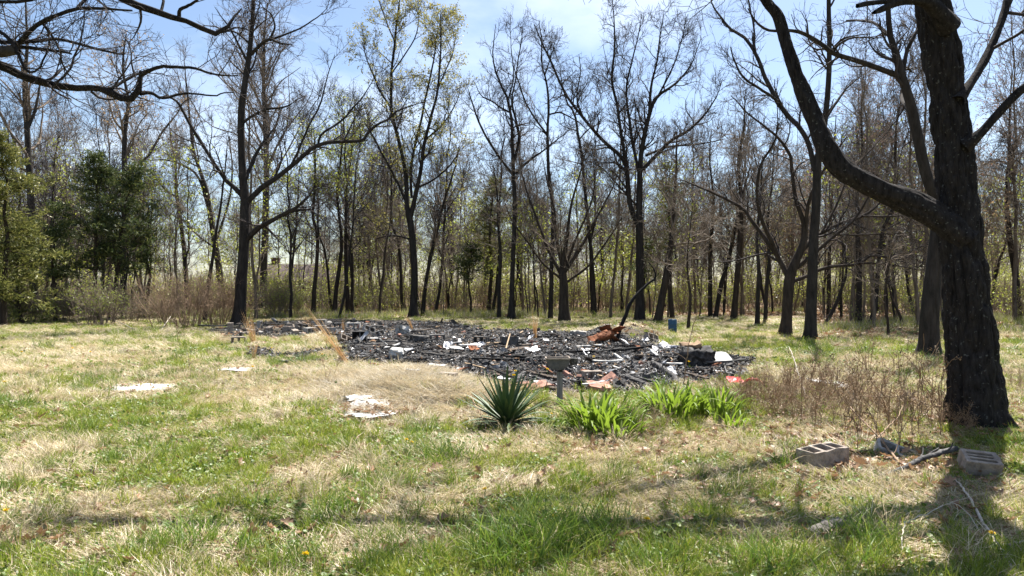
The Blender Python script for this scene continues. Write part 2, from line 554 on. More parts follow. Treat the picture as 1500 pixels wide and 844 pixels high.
def crown_levels(Ps, Rs, rng, dens=1.0, size=1.0, up=0.06, thin=0.011, spread=(28, 65), fine=1.0, t0=0.12):
    """branchlets and twigs on a list of limbs; returns tube lists [(P,R,sides)] and the twig ends for leaves"""
    out = []
    n = 14
    P = np.stack([spline(np.c_[p, r], n)[:, :3] for p, r in zip(Ps, Rs)])
    R = np.stack([spline(np.c_[p, r], n)[:, 3] for p, r in zip(Ps, Rs)])
    L = np.linalg.norm(np.diff(P, axis=1), axis=2).sum(1)
    A, RA = grow(P, R, np.maximum(1.25 * dens * L / size, 1), (t0, 1.0), spread, (1.1 * size, 2.9 * size), 7, .5, thin * 1.5, .17, up, rng, .32, .5)
    out.append((A, RA, 4))
    B, RB = grow(A, RA, 6.5 * fine, (.12, 1.0), (25, 62), (.5 * size, 1.35 * size), 4, .55, thin, .17, up, rng, .45, .4)
    out.append((B, RB, 3))
    C, RC = grow(B, RB, 4.5 * fine, (.15, 1.0), (22, 60), (.25 * size, .65 * size), 2, .6, thin * .72, .15, up, rng, .55, .4)
    out.append((C, RC, 3))
    return out, (A, B, C)


def leaf_quads(ends, count, size, rng, droop=0.0, jitter=.08):
    """small leaf blades (two faces each, folded) beside points"""
    k = rng.integers(0, len(ends), count)
    c = ends[k] + rng.normal(size=(count, 3)) * jitter
    a = nrm(rng.normal(size=(count, 3)) + np.array([0, 0, -droop]))
    bb = nrm(np.cross(a, rng.normal(size=(count, 3))))
    up = np.cross(a, bb)
    s = size * rng.uniform(.6, 1.25, (count, 1))
    v = np.stack([c, c + a * s * .5 + bb * s * .28 + up * s * .06, c + a * s, c + a * s * .5 - bb * s * .28 + up * s * .06], 1)
    return v.reshape(-1, 3), np.arange(count * 4).reshape(-1, 4)


def stroke(pts, Y, d0=0.0, d1=0.0, n=None, rng=None, wig=0.0):
    """branch traced over the photograph, standing Y metres away; d0..d1 lean it towards or away from the camera"""
    k = len(pts)
    dd = np.linspace(d0, d1, k)
    q = []
    for (px, py, w), d in zip(pts, dd):
        yy = Y + d
        q.append((*W(px, py, yy), w / 2 / F * yy * (.78 if Y > 18 else 1.0)))
    n = n or max(8, 3 * k)
    s = spline(q, n)
    P, R = s[:, :3], np.maximum(s[:, 3], .006)
    if rng is not None and wig:
        t = np.linspace(0, 1, n)[:, None]
        e = rng.normal(size=(n, 3)); e = (e + np.roll(e, 1, 0) + np.roll(e, -1, 0)) / 3
        P = P + e * wig * np.minimum(1, t * 4)
    return P, R


def make_tree(name, label, strokes, Y, seed, bark='bark_dark', twig='twig', group=None, cat='tree', dens=1.0, size=1.0, up=.06, thin=.011, fine=1.0, spread=(28, 65), depth=2.0,
              leaves=None, auto=None, crown_trunk=True, base=None, t0=.12):
    rng = np.random.default_rng(seed)
    S = []
    for i, st in enumerate(strokes):
        pts, d = (st[0], st[1]) if isinstance(st, tuple) and isinstance(st[0], list) else (st, None)
        if d is None: d = (0, 0) if i == 0 else (0, rng.uniform(-depth, depth))
        S.append(stroke(pts, Y, d[0], d[1], None, rng, .02 * Y / 30))
    P0, R0 = S[0]
    ground = gz(P0[0, 0], P0[0, 1])
    P0[0, 2] = ground - .15
    limbs = list(S[1:])
    if auto:                                                      # further limbs the picture only hints at
        A, RA = grow(P0[None], R0[None], auto.get('n', 12), auto.get('t', (.35, .95)), auto.get('ang', (30, 60)), auto.get('len', (3, 5)), 9, auto.get('rr', .5), .02,
                     auto.get('wander', .13), auto.get('up', .05), rng, .25, .55)
        limbs += [(a, r) for a, r in zip(A, RA)]
    org = np.array([P0[0, 0], P0[0, 1], ground])
    root = tag(empty(name, org), label, cat, group)
    mb = MB()
    V, Fq = tubes(P0, R0 * (1 + .28 * np.exp(-np.maximum(P0[:, 2] - ground, 0) / .22)), 12); mb.add(V, Fq)
    link('trunk', mb.build('trunk', M[bark], True, org), root)
    if auto is None:
        for p, r in limbs:
            V, Fq = tubes(p, r, 8)
            link('limb', MB().add(V, Fq).build('limb', M[bark], True, org), root)
        fork = []
    else:
        fork = limbs[len(S) - 1:]
        for p, r in limbs[:len(S) - 1]:
            V, Fq = tubes(p, r, 8)
            link('limb', MB().add(V, Fq).build('limb', M[bark], True, org), root)
    mb = MB()
    for p, r in fork:
        V, Fq = tubes(p, r, 6); mb.add(V, Fq)
    carriers = limbs + ([(P0[len(P0) // 2:], R0[len(R0) // 2:])] if crown_trunk else [])
    tl, (A, B, C) = crown_levels([c[0] for c in carriers], [c[1] for c in carriers], rng, dens, size, up, thin, spread, fine, t0)
    for p, r, s in tl:
        if len(p): mb.add(*tubes(p, r, s))
    tag(link('crown', mb.build('crown', M[twig], True, org), root), kind='stuff')
    if leaves:
        ends = np.concatenate([C[:, -1], C[:, 1], B[:, -1]])
        if 'zmin' in leaves: ends = ends[ends[:, 2] > leaves['zmin']]
        v, f = leaf_quads(ends, leaves['n'], leaves['size'], rng, leaves.get('droop', .3), leaves.get('jit', .06))
        tag(link('leaves', MB().add(v, f).build('leaves', M[leaves['mat']], False, org), root), kind='stuff')
    return root


# --- the big oak in the right foreground: furrowed bark as geometry
def bark_tube(P, R, s, amp, freq, flare=None):
    T = nrm(np.gradient(P, axis=0))
    U = nrm(np.cross(T, np.array([0.31, 0.9, 0.1]))); Wv = np.cross(T, U)
    a = np.linspace(0, 2 * np.pi, s, endpoint=False)
    arc = np.concatenate([[0], np.cumsum(np.linalg.norm(np.diff(P, axis=0), axis=1))])
    Rm = max(R.mean(), .05)
    AA, ZZ = np.meshgrid(a, arc)
    wz = .35 * (vnoise(np.cos(AA) * 2, np.sin(AA) * 2, ZZ * 1.5, 71) - .5)
    f = freq
    cx, cy = np.cos(AA + wz * .4) * Rm * f, np.sin(AA + wz * .4) * Rm * f
    r1 = 1 - np.abs(2 * vnoise(cx, cy, ZZ * f * .11, 72) - 1)
    r2 = 1 - np.abs(2 * vnoise(cx * 2.1, cy * 2.1, ZZ * f * .55, 73) - 1)
    big = fbm(np.cos(AA) * 1.3, np.sin(AA) * 1.3, ZZ * (.9 if Rm > .13 else 2.6), 74, 3) - .5
    rr = R[:, None] * (1 + (.18 if Rm > .13 else .38) * big) + amp * .3 - amp * (r1 ** 3) - amp * .45 * (r2 ** 2)
    if flare is not None: rr = rr * flare(AA, ZZ)
    V = P[:, None] + rr[:, :, None] * (np.cos(a)[None, :, None] * U[:, None] + np.sin(a)[None, :, None] * Wv[:, None])
    idx = np.arange(len(P) * s).reshape(len(P), s)
    a0, b0 = idx[:-1], idx[1:]
    return V.reshape(-1, 3), np.stack([a0, np.roll(a0, -1, 1), np.roll(b0, -1, 1), b0], -1).reshape(-1, 4)


def big_oak():
    rng = np.random.default_rng(5)
    D = 7.75
    org = np.array([OAK[0], OAK[1], gz(OAK[0], OAK[1])])
    root = tag(empty('oak_tree', org), 'massive dark oak in the right foreground, one thick limb curving left', 'tree')
    t = [(1438, 655, 92), (1436, 634, 90), (1433, 600, 84), (1431, 560, 80), (1427, 500, 74), (1422, 430, 69), (1415, 360, 64), (1413, 300, 61), (1410, 240, 58), (1406, 190, 58), (1401, 140, 54), (1396, 90, 54),
         (1389, 40, 55), (1383, 0, 55), (1376, -60, 50), (1371, -200, 44), (1366, -400, 36), (1371, -620, 25), (1362, -800, 15), (1356, -950, 6)]
    P, R = stroke(t, D, 0, 0, 420)
    P[:, 1] += np.linspace(0, .5, len(P))

    def flare(AA, ZZ):
        z = np.maximum(ZZ - .1, 0)
        lobes = .5 + .5 * np.cos(AA * 5 + .7 + 1.2 * np.sin(AA * 2))
        return 1 + np.exp(-z / .26) * (.14 + .42 * lobes)
    R = R * .93
    V, Fq = bark_tube(P, R, 180, .050, 14.5, flare)
    link('trunk', MB().add(V, Fq).build('trunk', M['bark_oak'], True, org), root)

    def limb(pts, d0, d1, n=60, s=36, amp=.014, bark=True):
        p, r = stroke(pts, D, d0, d1, n)
        r = r * .9
        V, Fq = bark_tube(p, r, s, min(amp, r.mean() * .2), 15.0)
        link('limb', MB().add(V, Fq).build('limb', M['bark_oak'], True, org), root)
        return p, r
    Ls = []
    main = limb([(1418, 352, 52), (1385, 325, 48), (1340, 300, 42), (1300, 283, 37), (1265, 266, 35), (1230, 245, 35), (1210, 215, 33), (1195, 180, 29), (1180, 145, 27), (1165, 105, 23), (1152, 65, 21),
                 (1140, 25, 20), (1122, 0, 19), (1098, -45, 17), (1070, -110, 15), (1020, -190, 11), (960, -260, 6)], 0, 1.1, 220, 80, .024)
    # broken mossy limb at the top edge
    limb([(1392, 40, 40), (1365, 8, 26), (1345, 0, 18), (1318, 2, 14), (1292, 13, 11), (1280, 18, 7)], 0, -.5, 30, 24)
    limb([(1320, 2, 10), (1290, 3, 9), (1268, 6, 9), (1256, 9, 7)], -.3, -.6, 16, 16)
    Ls.append(limb([(1412, 215, 30), (1436, 196, 17), (1462, 166, 14), (1497, 131, 12), (1540, 100, 10), (1600, 60, 7), (1650, 0, 3)], 0, -.5, 50, 24))
    Ls.append(limb([(1402, 150, 26), (1425, 117, 14), (1444, 85, 13), (1462, 46, 12), (1473, 10, 12), (1480, -30, 10), (1500, -120, 7), (1510, -200, 3)], 0, .8, 50, 24))
    Ls.append(limb([(1466, 30, 6), (1476, 12, 6), (1490, -20, 5), (1512, -60, 3)], .4, .9, 16, 10))
    # limbs above the picture, whose shade falls across the foreground
    Ls.append(limb([(1378, -40, 40), (1330, -95, 36), (1250, -135, 32), (1150, -150, 29), (1050, -158, 26), (950, -150, 22), (850, -152, 20), (740, -160, 17), (640, -170, 13), (560, -190, 7)], 0, 0.1, 60, 24))
    Ls.append(limb([(1372, -160, 28), (1310, -260, 22), (1200, -320, 17), (1060, -350, 12), (900, -400, 6)], 0, 1.5, 50, 20))
    Ls.append(limb([(1374, -100, 34), (1400, -160, 30), (1380, -200, 26), (1300, -190, 21), (1240, -180, 15), (1180, -205, 8)], 0, -1.7, 40, 18))
    Ls.append(limb([(1372, -180, 26), (1430, -270, 19), (1520, -330, 14), (1640, -380, 7)], 0, -1.4, 40, 18))
    Ls.append(limb([(1368, -330, 22), (1330, -450, 15), (1250, -560, 9), (1180, -640, 4)], 0, -2., 30, 16))
    Ls.append(limb([(1368, -330, 22), (1440, -470, 15), (1530, -560, 9), (1600, -620, 4)], 0, 1.5, 30, 16))
    mp, mr = main
    carr = Ls + [(mp[95:], mr[95:] * .6), (P[325:], R[325:] * .6)]
    tl, (A, B, C) = crown_levels([c[0] for c in carr], [c[1] for c in carr], rng, 1.1, .8, .03, .005, (30, 75), .9, .2)
    mb = MB()
    for p, r, s in tl: mb.add(*tubes(p, r, s + 1))
    tag(link('crown', mb.build('crown', M['twig'], True, org), root), kind='stuff')


big_oak()


# --- oak whose trunk stands just outside on the left; its limbs hang into the picture
def left_oak():
    rng = np.random.default_rng(9)
    D = 8.6
    bx, by = -10.2, 9.2
    org = np.array([bx, by, gz(bx, by)])
    root = tag(empty('oak_tree', org), 'oak at the left edge, its crooked bare limbs reaching across the top left', 'tree')
    z = np.linspace(-.2, 12.5, 60)
    P = np.stack([bx + .25 * np.sin(z * .4), by + .2 * np.cos(z * .35) - .2, z + org[2]], 1)
    R = np.interp(z, [-.2, .3, 1.5, 6, 12.5], [.55, .42, .34, .25, .03])
    V, Fq = bark_tube(P, R, 48, .02, 15.0)
    link('trunk', MB().add(V, Fq).build('trunk', M['bark_oak'], True, org), root)
    traced = [
        ([(-430, 40, 24), (-300, 62, 20), (-150, 70, 17), (-60, 82, 15), (0, 96, 14), (36, 112, 13), (71, 123, 11.5), (107, 128, 10.5), (142, 129, 9.5), (163, 136, 12), (185, 147, 11), (203, 138, 10), (208, 120, 7.5), (209, 106, 6.5)], 0, .3),
        ([(205, 137, 7), (220, 136, 5), (235, 143, 4.5), (252, 141, 4), (275, 137, 3), (310, 139, 2.4), (345, 136, 1.6)], .25, .9),
        ([(208, 110, 6), (222, 102, 5.5), (242, 97, 5), (281, 101, 4), (313, 108, 3), (350, 112, 1.8)], .25, -.5),
        ([(163, 130, 5), (180, 121, 4.5), (195, 112, 4), (218, 100, 3)], .2, .6),
        ([(-350, 52, 16), (-120, 90, 10), (-10, 78, 8), (28, 60, 7.5), (46, 44, 7), (64, 31, 6.5), (90, 20, 6), (114, 12, 5.5), (153, 14, 4.2), (195, 16, 2.4)], 0, -.8),
        ([(114, 12, 5), (122, 2, 4.5), (140, -20, 3)], -.4, -.2),
        ([(-120, 20, 9), (-40, 38, 7), (0, 46, 6), (21, 64, 5.5), (32, 89, 4.5), (44, 106, 3.5), (60, 96, 3), (72, 68, 2.6), (70, 40, 2)], -.2, -.7),
        ([(-60, 60, 7), (20, 62, 5.5), (60, 58, 5), (90, 60, 4.5), (130, 68, 4), (180, 80, 2.5)], -.3, .8),
        ([(-60, 75, 8), (10, 70, 7), (50, 72, 5), (85, 76, 4), (105, 81, 2.5)], .1, -.6),
        ([(-350, -120, 22), (-100, -90, 17), (80, -50, 14), (185, 0, 11.5), (220, 14, 10.5), (256, 27, 9), (284, 33, 8), (313, 48, 8.5), (334, 37, 5.5), (342, 24, 4.2), (352, 13, 3)], 0, 1.0),
        ([(262, 28, 6), (265, 14, 5), (280, 6, 4), (294, -4, 3)], .7, .4),
        ([(313, 48, 4), (330, 45, 3.5), (350, 40, 2.5), (372, 47, 1.6)], .9, 1.2),
        ([(235, 20, 4.5), (238, 5, 4), (236, -15, 3)], .6, .8),
        ([(-200, 20, 9), (-60, 5, 6), (30, 2, 5), (62, -6, 4)], .3, -.4),
        ([(60, 32, 4), (75, 50, 3.5), (88, 75, 3), (92, 95, 2.5), (108, 120, 1.6)], -.3, .1),
    ]
    # root every limb in the trunk
    Ls = []
    for pts, d0, d1 in traced:
        p, r = stroke(pts, D, d0, d1, None, rng, .015)
        if pts[0][0] <= -350:
            z0 = p[0, 2] - .5
            p = np.vstack([[np.interp(z0, P[:, 2], P[:, 0]), np.interp(z0, P[:, 2], P[:, 1]), z0], (p[0] + np.array([-.9, .15, -.15])), p])
            r = np.concatenate([[r[0] * 1.3, r[0] * 1.15], r])
        elif pts[0][0] < -20:
            k = 20 if not Ls else 8
            q = Ls[0][0][3]
            p = np.vstack([q, p]); r = np.concatenate([[r[0] * 1.1], r])
        V, Fq = bark_tube(p, r, 18, min(.01, r.mean() * .15), 20.0) if len(pts) > 7 else tubes(p, r, 8)
        link('limb', MB().add(V, Fq).build('limb', M['bark_oak'], True, org), root)
        Ls.append((p, r))
    # broken grey stub
    p, r = stroke([(-30, 70, 18), (0, 76, 17), (18, 74, 14), (26, 76, 10)], D - .3, 0, -.1, 14)
    V, Fq = bark_tube(p, r, 20, .008, 20.0)
    tag(link('stub', MB().add(V, Fq).build('stub', M['bark_grey'], True, org), root), 'broken grey stub of a limb')
    Pt = P[30:]
    A, RA = grow(Pt[None], R[None, 30:], 14, (.0, .95), (35, 75), (3, 6), 10, .5, .02, .14, .04, rng, .25, .4)
    keep = (A[:, -1, 0] < -7.5)
    A, RA = A[keep], RA[keep]
    mb = MB()
    if len(A): mb.add(*tubes(A, RA, 7))
    tl, _ = crown_levels([c[0] for c in Ls] + list(A), [c[1] * .8 for c in Ls] + list(RA), rng, .75, .62, .015, .0045, (30, 80), .8, .22)
    for p, r, s in tl: mb.add(*tubes(p, r, s))
    tag(link('crown', mb.build('crown', M['twig'], True, org), root), kind='stuff')


left_oak()

# --- trees traced along the edge of the clearing
make_tree('bare_tree', 'large dark bare tree in the left middle ground, its limbs forking low', [
    [(349, 480, 30), (351, 455, 23), (355, 400, 20), (358, 351, 19), (359, 298, 17.5), (355, 250, 14), (353, 213, 13), (354, 160, 13), (359, 124, 11), (365, 82, 9.5), (369, 43, 8), (372, 0, 7), (374, -60, 5), (372, -140, 2)],
    [(362, 350, 11), (380, 333, 10), (394, 326, 9), (412, 315, 8), (426, 308, 8), (438, 300, 5), (452, 288, 3), (462, 270, 1.5)],
    [(420, 311, 6), (440, 308, 5), (458, 307, 3)],
    [(362, 296, 11), (385, 274, 10.5), (402, 263, 9.5), (434, 238, 8.5), (466, 213, 7.5), (500, 208, 6.5), (530, 206, 6), (539, 194, 5.5), (553, 182, 5), (568, 176, 4.5), (585, 162, 3.5), (621, 149, 1.5)],
    [(466, 213, 5), (471, 197, 4.5), (500, 178, 4), (515, 160, 3.5), (532, 142, 2.5), (545, 120, 1.5), (552, 100, 1)],
    [(425, 245, 5), (440, 215, 4), (455, 180, 3.5), (470, 150, 3), (480, 110, 2), (490, 80, 1)],
    [(358, 290, 10), (340, 272, 9), (330, 263, 8), (318, 245, 7), (306, 227, 6.5), (284, 192, 6), (263, 153, 5), (249, 142, 4), (235, 142, 3)],
    [(356, 180, 6), (372, 168, 5), (391, 160, 4.5), (412, 158, 4), (427, 152, 2.5), (445, 140, 1.2)],
    [(367, 80, 7), (380, 67, 6), (395, 58, 5.5), (410, 63, 4), (427, 66, 2)],
    [(395, 59, 5), (402, 40, 4), (398, 22, 3), (385, 12, 2)],
    [(395, 59, 5), (420, 50, 3.5), (440, 42, 3), (465, 25, 2), (480, 12, 1)],
    [(363, 92, 5), (352, 70, 4.5), (338, 43, 3.5), (325, 25, 2), (315, 10, 1)],
    [(360, 262, 8), (365, 249, 7), (372, 235, 7), (380, 217, 5), (392, 200, 4), (403, 188, 2.5)],
], 30, 101, 'bark_dark', dens=1.1, size=.95, thin=.009, fine=1.0)
make_tree('bare_tree', 'tall grey tree with a dense fan of upright bare branches, behind the dark forked tree', [
    [(386, 462, 15), (386, 400, 13), (388, 340, 12), (389, 298, 12), (391, 231, 10), (388, 160, 8), (386, 100, 6), (388, 50, 4), (392, 5, 2)],
    [(390, 215, 6), (400, 195, 4.5), (410, 165, 3)],
], 44, 102, 'bark_grey', 'twig_grey', dens=.7, up=.13, auto=dict(n=34, t=(.38, .95), ang=(22, 46), len=(4.5, 8), up=.13, rr=.42))
make_tree('budding_tree', 'tall twin-stemmed tree speckled with yellow-green buds, left of centre', [
    [(606, 468, 22), (606, 445, 15), (607, 400, 13), (604, 350, 13), (599, 315, 12), (596, 298, 9), (594, 249, 7.5), (583, 203, 6.5), (573, 160, 6), (574, 107, 5), (580, 53, 4), (585, 0, 2.5), (588, -20, 1)],
    [(601, 320, 9), (610, 281, 8), (617, 245, 7), (621, 213, 6.5), (630, 178, 5.5), (641, 131, 4.5), (646, 71, 3), (645, 21, 1.5)],
    [(603, 290, 5), (602, 256, 5), (607, 213, 5), (617, 178, 4.5), (622, 150, 4), (635, 90, 3), (640, 50, 2), (650, 20, 1)],
    [(597, 300, 6), (585, 275, 5), (571, 245, 4.5), (555, 215, 4), (543, 195, 3), (535, 180, 2)],
    [(574, 160, 4), (555, 130, 3.5), (540, 95, 2.5), (530, 60, 1.5)],
    [(578, 60, 3), (565, 30, 2.5), (555, 0, 2), (550, -20, 1)],
    [(612, 275, 4), (640, 260, 3.5), (665, 235, 2.5), (675, 215, 1)],
    [(623, 205, 4), (650, 180, 3), (668, 150, 2), (676, 120, 1)],
    [(640, 131, 3), (655, 100, 2.5), (664, 75, 2), (668, 50, 1)],
    [(574, 107, 3), (600, 70, 2.5), (612, 40, 2), (612, 10, 1)],
    [(600, 350, 4), (575, 345, 3), (550, 350, 2)],
], 38, 103, 'bark_dark', dens=1.45, size=.9, up=.09, thin=.009, leaves=dict(n=11000, size=.12, mat='bud_green', jit=.07))
make_tree('bare_tree', 'slender bare tree right of the budding tree, dividing in two high up', [
    [(749, 474, 16), (750, 430, 10), (752, 351, 8.5), (754, 298, 8), (752, 249, 7.5), (750, 199, 6), (749, 178, 5.5), (742, 142, 4.5), (732, 122, 4), (722, 85, 2.5), (726, 35, 1)],
    [(752, 257, 5), (735, 235, 4.5), (715, 205, 4.2), (699, 175, 3.5), (690, 145, 2.5), (686, 130, 1)],
    [(755, 255, 5), (775, 235, 4.5), (795, 222, 3.2), (815, 205, 2.5), (830, 195, 1.2)],
    [(753, 238, 5), (760, 205, 5), (757, 180, 4.5), (750, 150, 3.5), (755, 115, 2.5), (762, 70, 2), (766, 40, 1)],
    [(747, 165, 3.5), (722, 150, 3), (705, 140, 2), (695, 120, 1)],
    [(744, 148, 3.5), (752, 110, 2.2), (749, 70, 1.5), (747, 40, 1)],
], 36, 104, 'bark_dark', dens=1.3, size=.75, fine=1.0, thin=.009)
make_tree('bare_tree', 'thin straight bare tree with a narrow crown, behind the many-stemmed bushy tree', [
    [(806, 474, 9), (808, 400, 8), (810, 340, 7), (809, 298, 6.5), (803, 240, 6), (802, 192, 5), (804, 156, 4.5), (800, 120, 3.5), (794, 95, 3), (794, 60, 2), (790, 30, 1)],
    [(802, 198, 4), (785, 175, 3.5), (770, 150, 3), (760, 120, 2.5), (752, 95, 1.5)],
    [(804, 168, 3.5), (822, 165, 3), (845, 178, 2), (865, 195, 1.2)],
    [(798, 110, 3), (808, 80, 2), (815, 50, 1)],
], 35.5, 105, 'bark_dark', dens=1.3, size=.75, fine=1.0, thin=.009)
make_tree('bare_tree', 'thin dark bare tree with a slight bend, between the bushy tree and the wide-crowned tree', [
    [(872, 468, 8.5), (869, 410, 7.5), (866, 369, 7), (860, 310, 6.5), (857, 280, 6), (852, 227, 5.5), (846, 195, 5), (841, 167, 4), (830, 150, 3), (822, 120, 2), (820, 95, 1)],
    [(842, 172, 3), (850, 140, 2), (862, 120, 1)],
    [(848, 205, 3), (862, 190, 2.2), (880, 180, 1)],
], 38, 106, 'bark_dark', dens=.9, size=.7, fine=.9, thin=.009)
make_tree('bushy_tree', 'squat bare tree splitting near the ground into many spreading stems, centre right', [
    [(827, 478, 22), (826, 440, 18), (825, 410, 16), (823, 395, 12), (830, 350, 7), (835, 310, 5), (845, 270, 3.5), (855, 235, 2), (860, 215, 1)],
    [(824, 405, 8), (805, 370, 6), (790, 330, 5), (775, 290, 3.5), (765, 255, 2), (760, 235, 1)],
    [(826, 400, 8), (850, 365, 6), (866, 335, 5), (885, 300, 3.5), (900, 270, 2), (905, 250, 1)],
    [(825, 400, 6), (815, 350, 5), (812, 310, 4), (800, 260, 2.5), (795, 235, 1)],
    [(828, 390, 5), (848, 340, 4), (868, 290, 3), (872, 250, 2), (875, 225, 1)],
    [(824, 410, 5), (795, 385, 4), (770, 350, 3), (748, 320, 2), (740, 300, 1)],
    [(828, 415, 5), (862, 390, 4), (890, 350, 3), (910, 320, 1.5)],
], 33.5, 107, 'bark_brown', 'twig_grey', dens=1.15, size=.7, up=.11, thin=.009)
make_tree('bare_tree', 'large bare tree right of centre with twin trunks and a wide rounded crown', [
    [(937, 478, 22), (937, 440, 16), (937, 370, 15), (936, 298, 12.5), (938, 240, 9.5), (944, 200, 8.5), (951, 170, 7.5), (962, 142, 6), (990, 122, 4.2), (1012, 95, 2.5), (1025, 60, 1)],
    [(936, 335, 10), (923, 298, 9.5), (917, 245, 8.5), (905, 225, 7.5), (884, 206, 6.5), (855, 174, 5.5), (827, 135, 4.7), (809, 96, 4), (795, 65, 3), (783, 35, 1.5)],
    [(917, 250, 6.5), (913, 215, 6.2), (910, 199, 6), (905, 160, 5.2), (896, 117, 4.6), (900, 64, 3.5), (899, 21, 2), (897, -10, 1)],
    [(937, 260, 6), (925, 200, 6), (921, 170, 5), (917, 130, 4), (925, 95, 3), (935, 50, 2), (940, 20, 1)],
    [(941, 248, 7.5), (965, 225, 7), (985, 205, 6.2), (1010, 190, 5), (1035, 165, 3.5), (1050, 140, 2), (1058, 115, 1)],
    [(951, 172, 6), (953, 130, 4.7), (962, 95, 3.5), (966, 60, 2.5), (972, 20, 1.2)],
    [(946, 228, 5), (980, 215, 4.2), (1020, 212, 3), (1060, 205, 1.5)],
    [(936, 305, 4), (905, 270, 3), (880, 245, 2), (860, 235, 1)],
    [(958, 152, 4), (985, 100, 3), (998, 60, 2), (1005, 25, 1)],
    [(855, 174, 4), (845, 145, 3), (850, 110, 2), (848, 80, 1)],
], 34, 108, 'bark_dark', 'twig', dens=2.0, size=.8, up=.07, thin=.009)
make_tree('spreading_tree', 'crooked dark tree forking low into wide sweeping limbs, left of the straight dark trunk', [
    [(1149, 500, 26), (1152, 470, 20), (1154, 440, 19), (1156, 412, 20), (1162, 392, 17), (1170, 372, 15), (1178, 348, 12), (1177, 325, 9), (1168, 300, 8), (1163, 276, 7), (1160, 245, 6.2), (1159, 230, 6), (1142, 204, 5), (1120, 185, 4),
     (1095, 165, 3), (1070, 140, 1.5)],
    [(1156, 408, 12), (1142, 382, 10), (1123, 352, 8.5), (1100, 321, 7), (1089, 306, 6), (1050, 285, 4.5), (1022, 273, 3.2), (995, 262, 1.5)],
    [(1140, 378, 9), (1129, 350, 8), (1117, 325, 7.2), (1109, 283, 6), (1115, 242, 5), (1134, 208, 4), (1140, 180, 2.5), (1138, 150, 1.2)],
    [(1162, 412, 9), (1181, 405, 7), (1200, 395, 6.5), (1233, 388, 5.5), (1259, 386, 5.2), (1278, 374, 4.5), (1301, 378, 4), (1320, 380, 3.5), (1343, 363, 3), (1365, 357, 2)],
    [(1259, 386, 4), (1278, 386, 3.7), (1312, 389, 3), (1343, 395, 2.2), (1360, 396, 1.2)],
    [(1172, 370, 10), (1190, 350, 8.5), (1204, 340, 7.5), (1233, 327, 6.5), (1263, 317, 6), (1286, 300, 4), (1305, 275, 2.5)],
    [(1168, 392, 9), (1188, 375, 7.5), (1202, 363, 6.5), (1225, 344, 5.8), (1252, 321, 4.7), (1271, 291, 3.2), (1285, 255, 2)],
    [(1263, 317, 4.5), (1297, 317, 4), (1324, 316, 2.5), (1345, 318, 1.2)],
    [(1225, 344, 4), (1259, 344, 3), (1324, 342, 1.8)],
    [(1180, 345, 8), (1183, 306, 7), (1195, 270, 5.5), (1215, 235, 4), (1240, 200, 2.5)],
    [(1204, 340, 5), (1225, 300, 4), (1245, 255, 3), (1275, 220, 2), (1300, 195, 1)],
], 23, 109, 'bark_brown', 'twig', dens=1.3, size=.8, up=.06, thin=.007)
make_tree('straight_tree', 'straight dark trunk in the right middle ground, behind the curving limb of the big oak', [
    [(1186, 504, 27), (1187, 490, 22), (1190, 400, 18), (1195, 300, 16), (1197, 240, 14), (1208, 180, 11), (1213, 120, 9.5), (1215, 60, 8.5), (1214, 0, 7.5), (1216, -60, 5.5), (1218, -140, 3)],
    [(1193, 250, 10), (1185, 213, 9.5), (1170, 185, 9), (1155, 170, 9), (1142, 153, 9), (1130, 132, 8.5), (1121, 114, 8), (1112, 90, 7.2), (1103, 71, 6.5), (1090, 55, 5.7), (1071, 43, 5), (1058, 28, 4), (1046, 11, 3), (1038, -10, 1.5)],
    [(1139, 148, 5.5), (1118, 133, 5), (1098, 120, 4.5), (1085, 107, 4), (1076, 88, 3.2), (1071, 68, 2)],
    [(1104, 72, 4.2), (1104, 40, 3.5), (1098, 10, 3), (1090, -20, 2)],
    [(1209, 175, 6), (1225, 150, 5), (1240, 130, 3.5), (1262, 110, 2)],
    [(1215, 80, 5), (1225, 65, 4), (1240, 55, 3), (1275, 50, 1.5)],
], 21.3, 110, 'bark_dark', dens=1.1, size=.7, thin=.006)
make_tree('leaning_tree', 'slim dark tree close behind the big oak, its crooked stem crossing above the thick limb', [
    [(1359, 530, 36), (1361, 508, 28), (1362, 460, 25), (1367, 400, 21.5), (1370, 370, 19), (1373, 300, 17), (1359, 263, 15), (1346, 213, 14.5), (1338, 170, 13.5), (1329, 135, 12.5), (1320, 110, 12), (1314, 82, 10), (1304, 53, 8), (1302, 21, 7),
     (1304, -5, 6), (1310, -60, 4)],
    [(1320, 113, 8.5), (1284, 99, 8), (1249, 87, 7.5), (1220, 78, 7), (1202, 64, 6.5), (1178, 50, 5.5), (1156, 46, 5), (1124, 44, 4), (1107, 32, 3), (1095, 12, 1.5)],
    [(1322, 115, 7.5), (1325, 92, 6.2), (1330, 71, 5.5), (1340, 52, 5), (1350, 37, 3)],
    [(1335, 165, 8.5), (1325, 153, 6.5), (1321, 145, 5.5), (1323, 135, 3)],
    [(1305, 55, 5.5), (1282, 35, 4.5), (1262, 30, 3.5), (1240, 30, 2)],
    [(1220, 78, 4), (1228, 66, 3.5), (1250, 55, 2.8), (1290, 56, 1.5)],
], 16.3, 111, 'bark_dark', dens=.8, size=.5, thin=.005, fine=.8)
